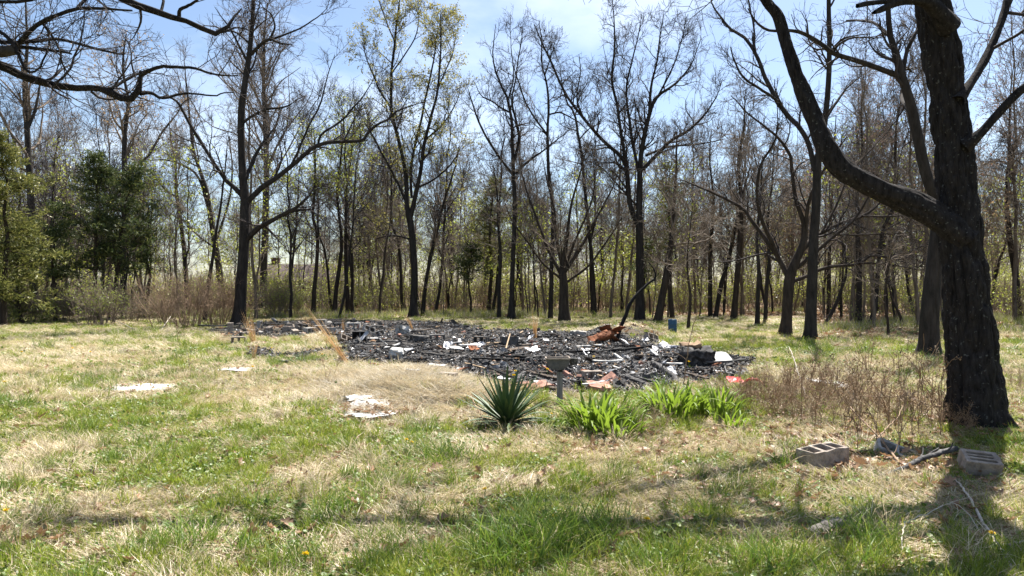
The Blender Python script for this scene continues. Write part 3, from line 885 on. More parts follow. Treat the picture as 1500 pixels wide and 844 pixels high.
make_tree('bare_tree', 'tall bare tree rising behind the cedars at left, a dark limb arching to its right', [
    [(180, 466, 13), (181, 380, 10.5), (183, 300, 10), (182, 230, 9.5), (183, 190, 8), (188, 150, 6), (180, 100, 4), (185, 50, 2)],
    [(186, 248, 5.5), (204, 240, 5), (217, 228, 4.7), (235, 198, 4.2), (250, 178, 3.2), (263, 160, 2)],
], 40, 112, 'bark_grey', 'twig_grey', dens=.6, auto=dict(n=14, t=(.4, .95), ang=(25, 55), len=(3.5, 6), up=.08), leaves=dict(n=900, size=.13, mat='leaf_tan', zmin=9.5))
make_tree('bare_tree', 'grey bare tree at the far left, rising out of the olive cedar', [
    [(50, 466, 14), (47, 340, 12.5), (44, 280, 11.5), (39, 178, 9.5), (36, 120, 7.5), (40, 60, 5), (38, 10, 3), (42, -40, 1.5)],
    [(40, 190, 6), (50, 165, 5), (56, 140, 4), (60, 110, 2.5)],
], 38, 113, 'bark_grey', 'twig_grey', dens=.6, auto=dict(n=14, t=(.4, .95), ang=(28, 60), len=(3, 5.5), up=.06))
make_tree('leaning_tree', 'pale grey tree leaning left, between the cedars and the dark forked tree', [
    [(326, 460, 13), (322, 400, 12), (313, 346, 10), (303, 283, 8.5), (293, 250, 6.5), (283, 217, 5.2), (278, 170, 4), (272, 120, 2.5), (270, 90, 1)],
    [(311, 330, 6), (290, 260, 4.5), (262, 240, 3.7), (240, 234, 3), (218, 234, 2), (200, 228, 1)],
    [(318, 350, 5), (334, 300, 4.2), (340, 250, 3.2), (336, 200, 2)],
], 48, 114, 'bark_grey', 'twig_grey', dens=.8, size=1.1, auto=dict(n=7, t=(.5, .95), ang=(25, 50), len=(3, 5), up=.08))
make_tree('leaning_tree', 'slim grey tree leaning left in the gap beside the cedar', [
    [(275, 458, 9), (273, 400, 8.5), (266, 333, 7.5), (258, 283, 5.5), (257, 240, 4), (250, 200, 2.5), (248, 170, 1)],
    [(258, 290, 4), (240, 275, 3.2), (218, 250, 2), (208, 236, 1)],
    [(312, 362, 3.5), (290, 345, 3), (272, 325, 2.5), (252, 315, 1.5)],
], 48, 115, 'bark_grey', 'twig_grey', dens=.6)
make_tree('sapling', 'thin black sapling leaning right beside the dark forked tree', [
    [(300, 450, 7), (304, 425, 7), (313, 366, 5.5), (320, 320, 4.5), (326, 283, 3.5), (330, 240, 2.5), (335, 200, 1)],
], 33, 116, 'bark_dark', dens=.4, size=.6, fine=.6)
MED = [
    ('dark tree with a kinked trunk under fresh green leaves, left of centre', [(459, 460, 9), (460, 430, 8), (464, 390, 7), (465, 346, 6.5), (458, 315, 5.5), (460, 283, 5), (462, 230, 3.5), (460, 190, 1.5)], 39, 'g'),
    ('slim dark tree behind the kinked green tree, its top bending right', [(490, 455, 9), (493, 420, 8), (501, 359, 6.5), (497, 320, 5.5), (494, 280, 5), (500, 220, 3.5), (504, 160, 1.5)], 41, 'g'),
    ('upright dark tree just left of the budding tree, ragged with green leaves', [(511, 452, 10), (508, 420, 8), (506, 366, 7), (507, 320, 6), (508, 280, 5), (515, 220, 3), (520, 150, 1.5)], 43, 'g'),
    ('small forked sapling in front of the budding tree', [(556, 463, 4.5), (557, 430, 4), (562, 390, 3.5), (566, 360, 3), (572, 320, 2), (575, 295, 1)], 38, 's'),
    ('slanting slim tree right of the budding tree, fanning out to the right', [(619, 458, 8), (626, 400, 7), (638, 345, 6), (650, 300, 4.5), (662, 260, 3), (672, 215, 1.5)], 39, 'b'),
    ('leaning dark trunk left of the wide-crowned tree, bending right', [(826, 0, 0)], 0, None),
    ('thick dark tree leaning right, next to the right of the wide-crowned tree', [(962, 480, 16), (969, 440, 14), (976, 399, 12), (983, 356, 10), (987, 310, 7), (990, 250, 4.5), (992, 190, 2)], 33, 'b'),
    ('upright dark tree in the woods above the burnt-out trunk', [(1041, 475, 9), (1040, 420, 8), (1041, 360, 7), (1046, 300, 5), (1040, 240, 3), (1042, 190, 1.5)], 38, 'b'),
    ('dark tree leaning far right in the woods beyond the scorched trunk', [(1047, 470, 9), (1056, 420, 8.5), (1066, 380, 7.5), (1076, 340, 6), (1084, 300, 4.5), (1100, 240, 2)], 37, 'b'),
    ('sturdy dark tree with a swollen foot, left of the crooked spreading tree', [(1074, 478, 13), (1077, 440, 11), (1083, 365, 10.5), (1086, 300, 8), (1082, 240, 5.5), (1090, 180, 3.5), (1092, 130, 1.5)], 36, 'b'),
    ('slim dark tree just left of the crooked spreading tree', [(1109, 488, 9), (1110, 440, 8), (1112, 400, 7), (1109, 350, 5.5), (1114, 290, 4), (1118, 230, 2)], 30, 'b'),
    ('second slim dark tree close beside the crooked spreading tree', [(1121, 482, 7.5), (1122, 440, 7), (1126, 380, 6), (1125, 320, 4.5), (1132, 260, 3), (1135, 210, 1.5)], 32, 'b'),
    ('small grey thicket tree with splayed branches, above the blue barrel', [(1008, 490, 6.5), (1009, 460, 6), (1011, 430, 5.2), (1006, 390, 3.5), (1010, 340, 2.2), (1015, 300, 1)], 27, 'b'),
    ('dark tree under pinkish buds between the straight trunk and the big oak', [(1257, 490, 12), (1258, 440, 10.5), (1259, 389, 10), (1257, 340, 8.5), (1255, 290, 7), (1262, 230, 5), (1262, 170, 3), (1266, 110, 1.5)], 30, 'r'),
    ('slim dark tree right beside the straight dark trunk, deeper in the woods', [(1214, 470, 8), (1214, 420, 7.5), (1215, 360, 6.5), (1218, 300, 5), (1222, 230, 3), (1224, 170, 1.5)], 40, 'b'),
    ('short crooked sapling standing alone at the wood edge right of the pink-budded tree', [(1301, 506, 5), (1300, 470, 4.5), (1297, 440, 4), (1300, 400, 3), (1306, 370, 1.5)], 22.5, 's'),
    ('leaning dark stem low in the woods right of the straight trunk', [(1206, 480, 7), (1220, 455, 6.5), (1232, 425, 5.5), (1240, 395, 4), (1238, 360, 2.5), (1244, 320, 1)], 29, 's'),
    ('dark tree at the right edge behind the big oak, under reddish buds', [(1492, 470, 12), (1488, 400, 11), (1478, 340, 9), (1474, 280, 7), (1478, 220, 5), (1480, 150, 3), (1486, 90, 1.5)], 34, 'r'),
    ('two-legged tangle of dark stems right of the pink-budded tree', [(1325, 488, 5), (1318, 460, 4.5), (1308, 440, 4), (1300, 410, 3), (1290, 380, 1.5)], 28, 's'),
    ('slim trunk rising between the slender tree and the bushy tree', [(731, 468, 8), (731, 430, 7), (733, 380, 6), (730, 330, 4.5), (728, 280, 3), (722, 240, 1.5)], 37, 'b'),
]
for k, (lab, tr, dist, kind) in enumerate(MED):
    if kind is None: continue
    sm = kind == 's'
    make_tree('sapling' if sm else 'woodland_tree', lab, [tr], dist, 200 + k, 'bark_dark' if k % 3 else 'bark_brown', 'twig_grey', dens=.7, size=.55 if sm else .75, thin=.008 if sm else .010, fine=.8,
              auto=dict(n=5 if sm else 12, t=(.4, .95), ang=(25, 60), len=(1, 2.2) if sm else (2, 4.5), up=.06),
              leaves={'g': dict(n=1700, size=.13, mat='leaf_yellowgreen', zmin=4.5, jit=.2), 'r': dict(n=1300, size=.09, mat='leaf_bud_red', zmin=3.5)}.get(kind))

# ------------------------------------------------------------------ woods behind
def woodland_data(seed, height, kind):
    rng = np.random.default_rng(seed)
    n = 16
    z = np.linspace(-.2, height, n)
    w = np.cumsum(rng.normal(size=(n, 2)), 0) * .06 * height / 10
    lean = rng.normal(size=2) * .05
    P = np.stack([w[:, 0] + lean[0] * z, w[:, 1] + lean[1] * z, z], 1)
    r0 = height * rng.uniform(.0048, .0078)
    R = r0 * np.interp(z / height, [-.1, .03, .5, 1], [1.5, 1.05, .62, .08])
    A, RA = grow(P[None], R[None], 15, (.28, .97), (22, 60), (.16 * height, .34 * height), 8, .5, .016, .14, .08, rng, .25, .5)
    tl, (a, b, c) = crown_levels(list(A) + [P[8:]], list(RA) + [R[8:]], rng, .85, .85, .08, .0085, (25, 60), .9)
    t = [(P[None], R[None], 8), (A, RA, 5)]
    lv = None
    if kind in ('green', 'red', 'tan'):
        ends = np.concatenate([c[:, -1], b[:, -1]])
        if kind == 'green': ends = ends[ends[:, 2] < height * .93]
        lv = leaf_quads(ends, 720 if kind == 'green' else 420, {'green': .15, 'red': .11, 'tan': .14}[kind], rng, .3, .2)
    return t, tl, lv


def shrub_data(seed, height, width, stems, leaf=None, dens=1.0, thin=.006, upright=.10):
    rng = np.random.default_rng(seed)
    b = rng.normal(size=(stems, 2)) * width * .17
    az = np.arctan2(b[:, 1], b[:, 0]) + rng.normal(size=stems) * .5
    tilt = rng.uniform(.05, .75, stems) * width / max(height, .1) * .8
    d = nrm(np.stack([np.cos(az) * tilt, np.sin(az) * tilt, np.ones(stems)], 1))
    L = height * rng.uniform(.55, 1.05, stems)
    p = np.c_[b, np.full(stems, -.08)]
    out = [p]
    for s in range(6):
        d = nrm(d + rng.normal(size=d.shape) * .09 + np.array([0, 0, .02]))
        p = p + d * (L / 6)[:, None]; out.append(p)
    P = np.stack(out, 1)
    R = np.maximum(thin * 2.2 * height / 2 * np.linspace(1, .4, 7)[None] * rng.uniform(.6, 1.3, (stems, 1)), thin * .6)
    A, RA = grow(P, R, 7 * dens, (.2, 1), (22, 60), (.18 * height, .42 * height), 4, .6, thin, .16, upright, rng, .5, .4)
    B, RB = grow(A, RA, 4 * dens, (.2, 1), (25, 65), (.07 * height, .2 * height), 3, .7, thin * .75, .16, upright * .6, rng, .6, .3)
    t = [(P, R, 4), (A, RA, 3), (B, RB, 3)]
    lv = None
    if leaf:
        ends = np.concatenate([B[:, -1], B[:, 1], A[:, -1], A[:, 2]])
        lv = leaf_quads(ends, leaf[0], leaf[1], rng, .1, leaf[1] * .8)
    return t, lv


def mb_tubes(tl, mi=0, mb=None):
    mb = mb or MB()
    for p, r, s in tl:
        if len(p): mb.add(*tubes(p, r, s), mi=mi)
    return mb


KINDS = [('bare', 14, 'bark_back', 'twig_grey', None), ('bare', 12.5, 'bark_dark', 'twig', None), ('green', 11, 'bark_back', 'twig_grey', 'leaf_yellowgreen'), ('bare', 10, 'bark_dark', 'twig', None),
         ('green', 9, 'bark_back', 'twig_grey', 'leaf_yellowgreen'), ('red', 9, 'bark_back', 'twig_grey', 'leaf_bud_red'), ('tan', 8, 'bark_back', 'twig_grey', 'leaf_tan'), ('bare', 8, 'bark_dark', 'twig', None),
         ('bare', 6, 'bark_back', 'twig_grey', None), ('green', 5.5, 'bark_grey', 'twig_grey', 'leaf_yellowgreen')]
WOOD_LABEL = {'bare': 'thin bare trunk among the many crowding the woods behind the burnt lot', 'green': 'thin woodland trunk with a haze of yellow-green spring leaves behind the burnt lot',
              'red': 'thin woodland trunk with a haze of pinkish buds, among the woods at right', 'tan': 'small woodland tree still holding tan dead leaves, among the woods at right'}
WOODP, WOODM = [], []
for k, (kind, h, bk, tw, lm) in enumerate(KINDS):
    t, tl, lv = woodland_data(300 + k, h, kind)
    tm = mb_tubes(t[:1]).build('trunk', M[bk])
    cm = mb_tubes(t[1:] + tl).build('crown', M[tw])
    lm_ = MB().add(*lv).build('leaves', M[lm], False) if lv else None
    WOODP.append((kind, tm, cm, lm_))
    j = mb_tubes(t[:1]); mb_tubes(t[1:] + tl, 1, j)
    if lv: j.add(*lv, mi=2)
    WOODM.append(j.build('wood_mass_%d' % k, [M[bk], M[tw]] + ([M[lm]] if lv else [])))

rng = np.random.default_rng(77)
placed = []
tries = 0
while len(placed) < 262 and tries < 8000:
    tries += 1
    px = rng.uniform(-90, 1590); y = rng.uniform(40, 63) if rng.random() < .8 else rng.uniform(36, 42)
    if 215 < px < 345 and rng.random() < .8: continue
    if 395 < px < 470 and rng.random() < .6: continue
    if px > 1180: y = y - 9
    x = (px - CX) / F * y
    if any((x - a) ** 2 + (y - b) ** 2 < .8 for a, b in placed): continue
    placed.append((x, y))
    if px < 200: c = [0, 1, 2, 3, 7, 9]
    elif px < 700: c = [0, 1, 1, 3, 2, 4, 7, 8, 9, 2, 0]
    elif px < 1150: c = [0, 1, 1, 3, 3, 4, 7, 7, 8, 8, 9]
    else: c = [1, 3, 5, 0, 6, 7, 8, 4, 3, 1]
    kind, tm, cm, lm_ = WOODP[c[rng.integers(len(c))]]
    if kind in ('red', 'tan') and px < 1150: continue
    root = tag(empty('woodland_tree', (x, y, gz(x, y)), rng.uniform(0, 6.28)), WOOD_LABEL[kind], 'tree', {'bare': 'thin bare trees in the woods', 'green': 'thin leafing trees in the woods', 'red': 'pink-budded trees in the woods', 'tan': 'tan-leaved trees in the woods'}[kind])
    s = rng.uniform(.8, 1.12); root.scale = (s, s, s * rng.uniform(.9, 1.1))
    link('trunk', tm, root)
    tag(link('crown', cm, root), kind='stuff')
    if lm_: tag(link('leaves', lm_, root), kind='stuff')


MARKS = [(-400, 'the left edge'), (45, 'the grey tree'), (150, 'the cedar pair'), (272, 'the slim leaner'), (350, 'the forked tree'), (607, 'the budding tree'), (749, 'the slender tree'), (827, 'the bushy tree'), (937, 'the wide-crowned tree'),
         (1075, 'the swollen tree'), (1152, 'the crooked tree'), (1258, 'the pink-budded tree'), (1435, 'the big oak'), (1900, 'the right edge')]
ORD = ['', 'second', 'third', 'fourth', 'fifth', 'sixth', 'seventh', 'eighth', 'ninth', 'tenth', 'eleventh', 'twelfth', 'thirteenth', 'fourteenth', 'fifteenth', 'sixteenth', 'seventeenth', 'eighteenth', 'nineteenth', 'twentieth', 'twenty-first', 'twenty-second', 'twenty-third']


def tell_apart(items, what):
    """labels by place: items are (place across the photograph, object)"""
    for (a_, na_), (b_, nb_) in zip(MARKS[:-1], MARKS[1:]):
        g = sorted([(p, o) for p, o in items if a_ <= p < b_], key=lambda q: q[0])
        for i, (p, o) in enumerate(g):
            w = '' if len(g) == 1 else 'leftmost ' if i == 0 else 'rightmost ' if i == len(g) - 1 else ORD[min(i, 22)] + ' from left '
            where = 'between %s and %s' % (na_, nb_)
            if a_ == -400: where = 'left of %s' % nb_
            if b_ == 1900: where = 'right of %s' % na_
            o['label'] = what + ', ' + w + where


by_kind = {}
for o in list(COL.objects):
    if o.name.startswith('woodland_tree') and o.get('group') and o['label'] in WOOD_LABEL.values():
        k = [q for q in WOOD_LABEL if WOOD_LABEL[q] == o['label']][0]
        by_kind.setdefault(k, []).append((CX + F * o.location.x / o.location.y, o))
for k, what in (('bare', 'thin bare background trunk'), ('green', 'thin greenish background trunk'), ('red', 'thin pinkish background trunk'), ('tan', 'small tan background tree')):
    tell_apart(by_kind.get(k, []), what)


# --- geometry-node scatter: one object of stuff from a few shapes
def scatter(name, label, protos, pts, rot, scl, idx, parent=None):
    pc = bpy.data.collections.new(name + '_shapes')
    for i, me in enumerate(protos):
        o = bpy.data.objects.new('%s_shape_%02d' % (name, i), me)
        pc.objects.link(o)
    scl = np.asarray(scl, float)
    if scl.ndim == 1: scl = np.repeat(scl[:, None], 3, 1)
    me = mesh(name, pts, [], None, True, None, {'rot': np.asarray(rot, float), 'scl': scl, 'idx': np.asarray(idx, int)})
    o = link(name, me, parent)
    ng = bpy.data.node_groups.new(name, 'GeometryNodeTree')
    ng.interface.new_socket('Geometry', in_out='INPUT', socket_type='NodeSocketGeometry')
    ng.interface.new_socket('Geometry', in_out='OUTPUT', socket_type='NodeSocketGeometry')
    N, L = ng.nodes, ng.links
    gi, go = N.new('NodeGroupInput'), N.new('NodeGroupOutput')
    iop = N.new('GeometryNodeInstanceOnPoints'); ci = N.new('GeometryNodeCollectionInfo')
    ci.inputs['Collection'].default_value = pc
    ci.inputs['Separate Children'].default_value = True
    ci.inputs['Reset Children'].default_value = True
    iop.inputs['Pick Instance'].default_value = True

    def na(k, t):
        q = N.new('GeometryNodeInputNamedAttribute'); q.data_type = t; q.inputs['Name'].default_value = k
        return q.outputs['Attribute']
    L.new(gi.outputs[0], iop.inputs['Points']); L.new(ci.outputs[0], iop.inputs['Instance'])
    L.new(na('idx', 'INT'), iop.inputs['Instance Index'])
    L.new(na('rot', 'FLOAT_VECTOR'), iop.inputs['Rotation'])
    L.new(na('scl', 'FLOAT_VECTOR'), iop.inputs['Scale'])
    L.new(iop.outputs[0], go.inputs[0])
    o.modifiers.new('scatter', 'NODES').node_group = ng
    tag(o, label, None, None, 'stuff')
    return o


n = 460
px = rng.uniform(-250, 1750, n); y = rng.uniform(60, 125, n)
keep = ~((px > 205) & (px < 480) & (rng.random(n) < .8))
px, y = px[keep], y[keep]; x = (px - CX) / F * y
k = len(x)
scatter('far_woods', 'far mass of bare and leafing woods behind the clearing', WOODM, np.stack([x, y, hgt(x, y)], 1), np.stack([0 * x, 0 * x, rng.uniform(0, 6.28, k)], 1), rng.uniform(.85, 1.2, k),
        rng.choice([0, 1, 2, 3, 4, 7, 8, 9], k))

# --- shrubs
SH = {}


def shrub_meshes(key, seed, h, w, stems, stem_mat, leaf=None, leaf_mat=None, **kw):
    t, lv = shrub_data(seed, h, w, stems, leaf, **kw)
    SH[key] = (mb_tubes(t).build('stems', M[stem_mat]), MB().add(*lv).build('leaves', M[leaf_mat], False) if lv else None)
    j = mb_tubes(t)
    if lv: j.add(*lv, mi=1)
    return j.build(key + '_mass', [M[stem_mat]] + ([M[leaf_mat]] if lv else []))


M['leaf_green_bright'] = leaf_mat('leaf_green_bright', [(0, (.17, .23, .03)), (1, (.32, .36, .06))], .5)
UND = [shrub_meshes('under_a', 401, 2.4, 2.0, 9, 'twig_grey', (260, .10), 'leaf_yellowgreen', dens=.8, thin=.007),
       shrub_meshes('under_b', 402, 1.7, 2.2, 10, 'twig_grey', (280, .085), 'leaf_green_bright', dens=.8, thin=.007),
       shrub_meshes('under_c', 403, 2.8, 1.6, 8, 'twig_grey', (200, .09), 'leaf_yellowgreen', dens=.9, thin=.007),
       shrub_meshes('under_d', 404, 2.0, 2.0, 12, 'twig_dead', None, None, dens=.9, thin=.006)]
shrub_meshes('tan', 411, 2.6, 2.4, 42, 'twig_dead', None, None, dens=1.0, thin=.006, upright=.05)
shrub_meshes('yellow', 412, 2.3, 1.7, 46, 'twig_grey', (1700, .075), 'leaf_green_bright', dens=.9, thin=.006)
shrub_meshes('greyb', 413, 1.8, 3.0, 40, 'twig_grey', (300, .07), 'leaf_green_bright', dens=1.1, thin=.006, upright=.03)


def shrub(key, px, y, label, group=None, s=1.0, sz=None, name='shrub'):
    x = (px - CX) / F * y
    r = tag(empty(name, (x, y, gz(x, y)), rng.uniform(0, 6.28)), label, 'shrub', group)
    r.scale = (s, s, sz or s)
    a, b = SH[key]
    tag(link('stems', a, r), kind='stuff')
    if b: tag(link('leaves', b, r), kind='stuff')
    return r


shrub('tan', 272, 28.5, 'tan dead brushy shrub left of the dark forked tree', s=.95)
shrub('tan', 326, 30.5, 'tan dead brushy shrub against the foot of the dark forked tree', s=.85)
shrub('tan', 240, 31.5, 'low tan dead shrub at the left end of the dead brush', s=.6)
shrub('yellow', 152, 30.5, 'rounded yellow-green shrub at the left edge of the clearing, below the cedars', s=1.0, sz=.95)
shrub('yellow', 408, 38, 'upright green shrub right of the dark forked tree', s=1.05)
shrub('yellow', 432, 40, 'lower green shrub beside the upright green shrub', s=.8)
for i, (px, y) in enumerate([(8, 32), (50, 33.5), (92, 32.5), (125, 34), (190, 33), (215, 35), (-25, 31)]):
    shrub('greyb', px, y, 'low grey brush along the left edge of the clearing', 'grey brush along the left edge', s=rng.uniform(.75, 1.1))
under = {}
LOWU = ['under_a', 'under_b', 'under_c', 'under_d']
for i in range(80):
    px = rng.uniform(-40, 1540); y = rng.uniform(40, 52) - (10 if px > 1180 else 0)
    key = LOWU[rng.choice(4, p=[.4, .3, .2, .1])]
    lab = {'under_a': 'yellow-green leafing shrub in the undergrowth of the woods', 'under_b': 'low bright green shrub in the undergrowth of the woods', 'under_c': 'thin tall sparse-leaved shrub in the undergrowth of the woods',
           'under_d': 'leafless brown shrub in the undergrowth of the woods'}[key]
    o = shrub(key, px, y, lab, 'undergrowth: ' + lab.split(' shrub')[0] + ' shrubs', s=rng.uniform(.55, 1.0))
    under.setdefault(key, []).append((px, o))
for key, what in (('under_a', 'yellowish undergrowth shrub'), ('under_b', 'low bright green undergrowth shrub'), ('under_c', 'tall sparse undergrowth shrub'), ('under_d', 'leafless brown undergrowth shrub')):
    tell_apart(under.get(key, []), what)
n = 950
px = rng.uniform(-200, 1700, n); y = 46 + 60 * rng.random(n) ** 1.5
x = (px - CX) / F * y
scatter('undergrowth', 'yellow-green and brown undergrowth filling the woods', UND, np.stack([x, y, hgt(x, y)], 1), np.stack([0 * x, 0 * x, rng.uniform(0, 6.28, n)], 1), rng.uniform(.8, 1.4, n), rng.choice(4, n, p=[.36, .27, .14, .23]))


# --- cedars
def cedar(px, y, top_py, label, seed, width, boughs, sprays, m='cedar', bare=.12, lean=0.0, name='cedar_tree', size=.16):
    rg = np.random.default_rng(seed)
    x0 = (px - CX) / F * y; z0 = gz(x0, y)
    h = EYE - (top_py - HY) / F * y - z0
    z = np.linspace(-.15, h, 14)
    P = np.stack([lean * z / h + .06 * np.cumsum(rg.normal(size=14)), .06 * np.cumsum(rg.normal(size=14)), z], 1)
    R = np.linspace(h * .014 + .03, .012, 14)
    root = tag(empty(name, (x0, y, z0)), label, 'tree')
    link('trunk', MB().add(*tubes(P, R, 8)).build('trunk', M['bark_brown']), root)
    t = bare + (1 - bare) * rg.random(boughs) ** .85
    f = t * 13; i = np.minimum(f.astype(int), 12); u = (f - i)[:, None]
    p = P[i] * (1 - u) + P[i + 1] * u
    az = rg.uniform(0, 2 * np.pi, boughs)
    L = width * (1 - t) ** .65 * rg.uniform(.3, 1.6, boughs) + .25
    d = nrm(np.stack([np.cos(az), np.sin(az), rg.uniform(-.15, .5, boughs)], 1))
    pts = [p]
    for s in range(6):
        d = nrm(d + rg.normal(size=d.shape) * .13 + np.array([0, 0, .04])); p = p + d * (L / 6)[:, None]; pts.append(p)
    Bp = np.stack(pts, 1); Br = np.linspace(.022, .006, 7)[None] * np.ones((boughs, 1)) * (h / 8)
    link('boughs', mb_tubes([(Bp, Br, 4)]).build('boughs', M['bark_brown']), root)
    sprays = int(sprays * 1.3); size = size * 1.2
    k = rg.integers(0, boughs, sprays); tt = rg.random(sprays) ** .7 * 6; ii = np.minimum(tt.astype(int), 5); uu = (tt - ii)[:, None]
    c = Bp[k, ii] * (1 - uu) + Bp[k, ii + 1] * uu
    ax = nrm(Bp[k, ii + 1] - Bp[k, ii])
    clump = rg.normal(size=(boughs * 7, 3)) * .13
    c = c + clump[k * 7 + ii] + rg.normal(size=(sprays, 3)) * np.array([.11, .11, .06])
    a = nrm(ax * .8 + rg.normal(size=(sprays, 3)) * .7 + np.array([0, 0, .15]))
    b = nrm(np.cross(a, rg.normal(size=(sprays, 3))))
    s = size * rg.uniform(.5, 1.35, (sprays, 1))
    v = np.stack([c - b * s * .04, c + a * s * .5 - b * s * .11, c + a * s, c + a * s * .45 + b * s * .11], 1).reshape(-1, 3)
    tag(link('foliage', MB().add(v, np.arange(len(v)).reshape(-1, 4)).build('foliage', M[m], False), root), kind='stuff')


cedar(8, 29, 205, 'tall olive-green cedar at the far left edge', 501, 2.3, 75, 11000, 'cedar_olive')
cedar(-50, 28, 160, 'olive cedar half outside the left edge', 502, 2.4, 60, 8000, 'cedar_olive')
cedar(36, 31, 330, 'low olive cedar bush at the foot of the far left cedar', 503, 1.9, 50, 6000, 'cedar_olive', bare=.05)
cedar(80, 33, 300, 'dark low cedar between the olive cedar and the pair of cedars', 504, 1.7, 36, 4200, 'cedar', bare=.3)
cedar(140, 33.5, 228, 'dark green cedar, left of the pair standing close together', 505, 1.9, 60, 7000, 'cedar', bare=.30, lean=.2)
cedar(163, 34.5, 245, 'dark green cedar, right of the pair, leaning a little to the right', 506, 1.9, 56, 6500, 'cedar', bare=.30, lean=1.0)
cedar(210, 36, 300, 'thin dark cedar with drooping tufts right of the pair of cedars', 507, 1.3, 30, 2200, 'cedar', bare=.35)
cedar(716, 42, 262, 'airy grey-green cedar in the woods left of the slender bare tree', 508, 2.3, 60, 6000, 'cedar_olive', bare=.28, size=.15)
cedar(688, 40.5, 360, 'small dark cedar with low spreading boughs in the woods left of centre', 509, 1.7, 26, 2600, 'cedar', bare=.5)
cedar(984, 36, 238, 'sparse green cedar behind the dark leaning tree, right of centre', 510, 1.8, 44, 2500, 'cedar_olive', bare=.38, size=.14)
cedar(945, 37, 350, 'small dark cedar tuft at the foot of the wide-crowned tree', 511, 1.1, 16, 800, 'cedar', bare=.4)

# --- house far behind the trees at left
M['shingle'] = rough_mat('shingle', [(.3, (.075, .058, .052)), (.7, (.13, .10, .09))], 14, (1, 1, 4), .4, 40)
M['siding'] = rough_mat('siding', [(.3, (.09, .08, .072)), (.7, (.14, .125, .11))], 3)
M['glass_dark'] = rough_mat('glass_dark', [(.3, (.02, .025, .03)), (.7, (.03, .035, .04))], 2, bump=0, rough=.1, spec=.5)
M['brick_chimney'] = rough_mat('brick_chimney', [(.3, (.12, .065, .05)), (.7, (.18, .10, .075))], 20)


def box(cx, cy, cz, sx, sy, sz):
    v = np.array([[x_, y_, z_] for x_ in (-.5, .5) for y_ in (-.5, .5) for z_ in (-.5, .5)]) * [sx, sy, sz] + [cx, cy, cz]
    f = [[0, 1, 3, 2], [4, 6, 7, 5], [0, 4, 5, 1], [2, 3, 7, 6], [0, 2, 6, 4], [1, 5, 7, 3]]
    return v, np.array(f)


def house():
    y = 78.0; x = (447 - CX) / F * y
    r = tag(empty('house', (x, y, gz(x, y)), .08), 'low house with a brown roof glimpsed through the trees at left', 'house')
    link('wall', MB().add(*box(0, 0, 1.15, 9.0, 6.0, 2.3)).build('wall', M['siding'], False), r)
    v = np.array([[-5, -3.5, 2.2], [5, -3.5, 2.2], [5, 0, 4.1], [-5, 0, 4.1], [5, 3.5, 2.2], [-5, 3.5, 2.2],
                  [-5, -3.5, 2.35], [5, -3.5, 2.35], [5, 0, 4.25], [-5, 0, 4.25], [5, 3.5, 2.35], [-5, 3.5, 2.35]])
    f = [[6, 7, 8, 9], [9, 8, 10, 11], [1, 0, 3, 2], [2, 3, 5, 4], [0, 1, 7, 6], [4, 5, 11, 10], [1, 2, 8, 7], [2, 4, 10, 8], [3, 0, 6, 9], [5, 3, 9, 11]]
    roof = link('roof', MB().add(v, np.array(f)).build('roof', M['shingle'], False), r)
    link('chimney', MB().add(*box(-3.4, .6, 4.2, .8, .8, 1.6)).build('chimney', M['brick_chimney'], False), roof)
    for wx in (-2.8, .2, 2.9):
        w = link('window', MB().add(*box(wx, -3.02, 1.35, 1.1, .08, 1.1)).build('window', M['siding'], False), r)
        link('pane', MB().add(*box(wx, -3.05, 1.35, .95, .06, .95)).build('pane', M['glass_dark'], False), w)
    link('door', MB().add(*box(-1.3, -3.03, 1.0, .95, .1, 2.0)).build('door', M['bark_brown'], False), r)


house()

# ------------------------------------------------------------------ grass, straw, low plants, fallen leaves
def blades(n, rad, length, width, lean, curl, rng, az=None, seg=3, flat=0.0):
    """n tapering blades; lean and curl in radians; az: common direction (mean, spread) or None"""
    a = rng.uniform(0, 2 * np.pi, n) if az is None else rng.normal(az[0], az[1], n)
    rr = rad * np.sqrt(rng.random(n)); ba = rng.uniform(0, 2 * np.pi, n)
    p = np.stack([rr * np.cos(ba), rr * np.sin(ba), np.full(n, -.01)], 1)
    L = rng.uniform(length[0], length[1], n); wd = rng.uniform(width[0], width[1], n)
    th = rng.uniform(lean[0], lean[1], n); cu = rng.uniform(curl[0], curl[1], n)
    side = np.stack([-np.sin(a), np.cos(a), 0 * a], 1)
    tw = rng.normal(size=n) * .6
    V, cur = [], p
    prof = [1.0, .95, .62, 0] if seg == 3 else [1, .9, .7, .45, 0]
    for s in range(seg + 1):
        d = np.stack([np.sin(th) * np.cos(a), np.sin(th) * np.sin(a), np.cos(th)], 1)
        nn = np.cross(d, side)
        sd = side * np.cos(tw)[:, None] + nn * np.sin(tw)[:, None]
        w = (wd * prof[s] * .5)[:, None]
        if s < seg: V += [cur - sd * w, cur + sd * w]
        else: V += [cur]
        th = np.minimum(th + cu / seg, 2.1)
        cur = cur + d * (L / seg)[:, None]
        if flat: cur[:, 2] = np.maximum(cur[:, 2], .004 + flat * rng.random(n))
    V = np.stack(V, 1)
    m_ = V.shape[1]
    b0 = (np.arange(n) * m_)[:, None]
    q = np.concatenate([b0 + np.array([[2 * s, 2 * s + 1, 2 * s + 3, 2 * s + 2]]) for s in range(seg - 1)])
    t = b0 + np.array([[2 * seg - 2, 2 * seg - 1, 2 * seg]])
    return V.reshape(-1, 3), q, t


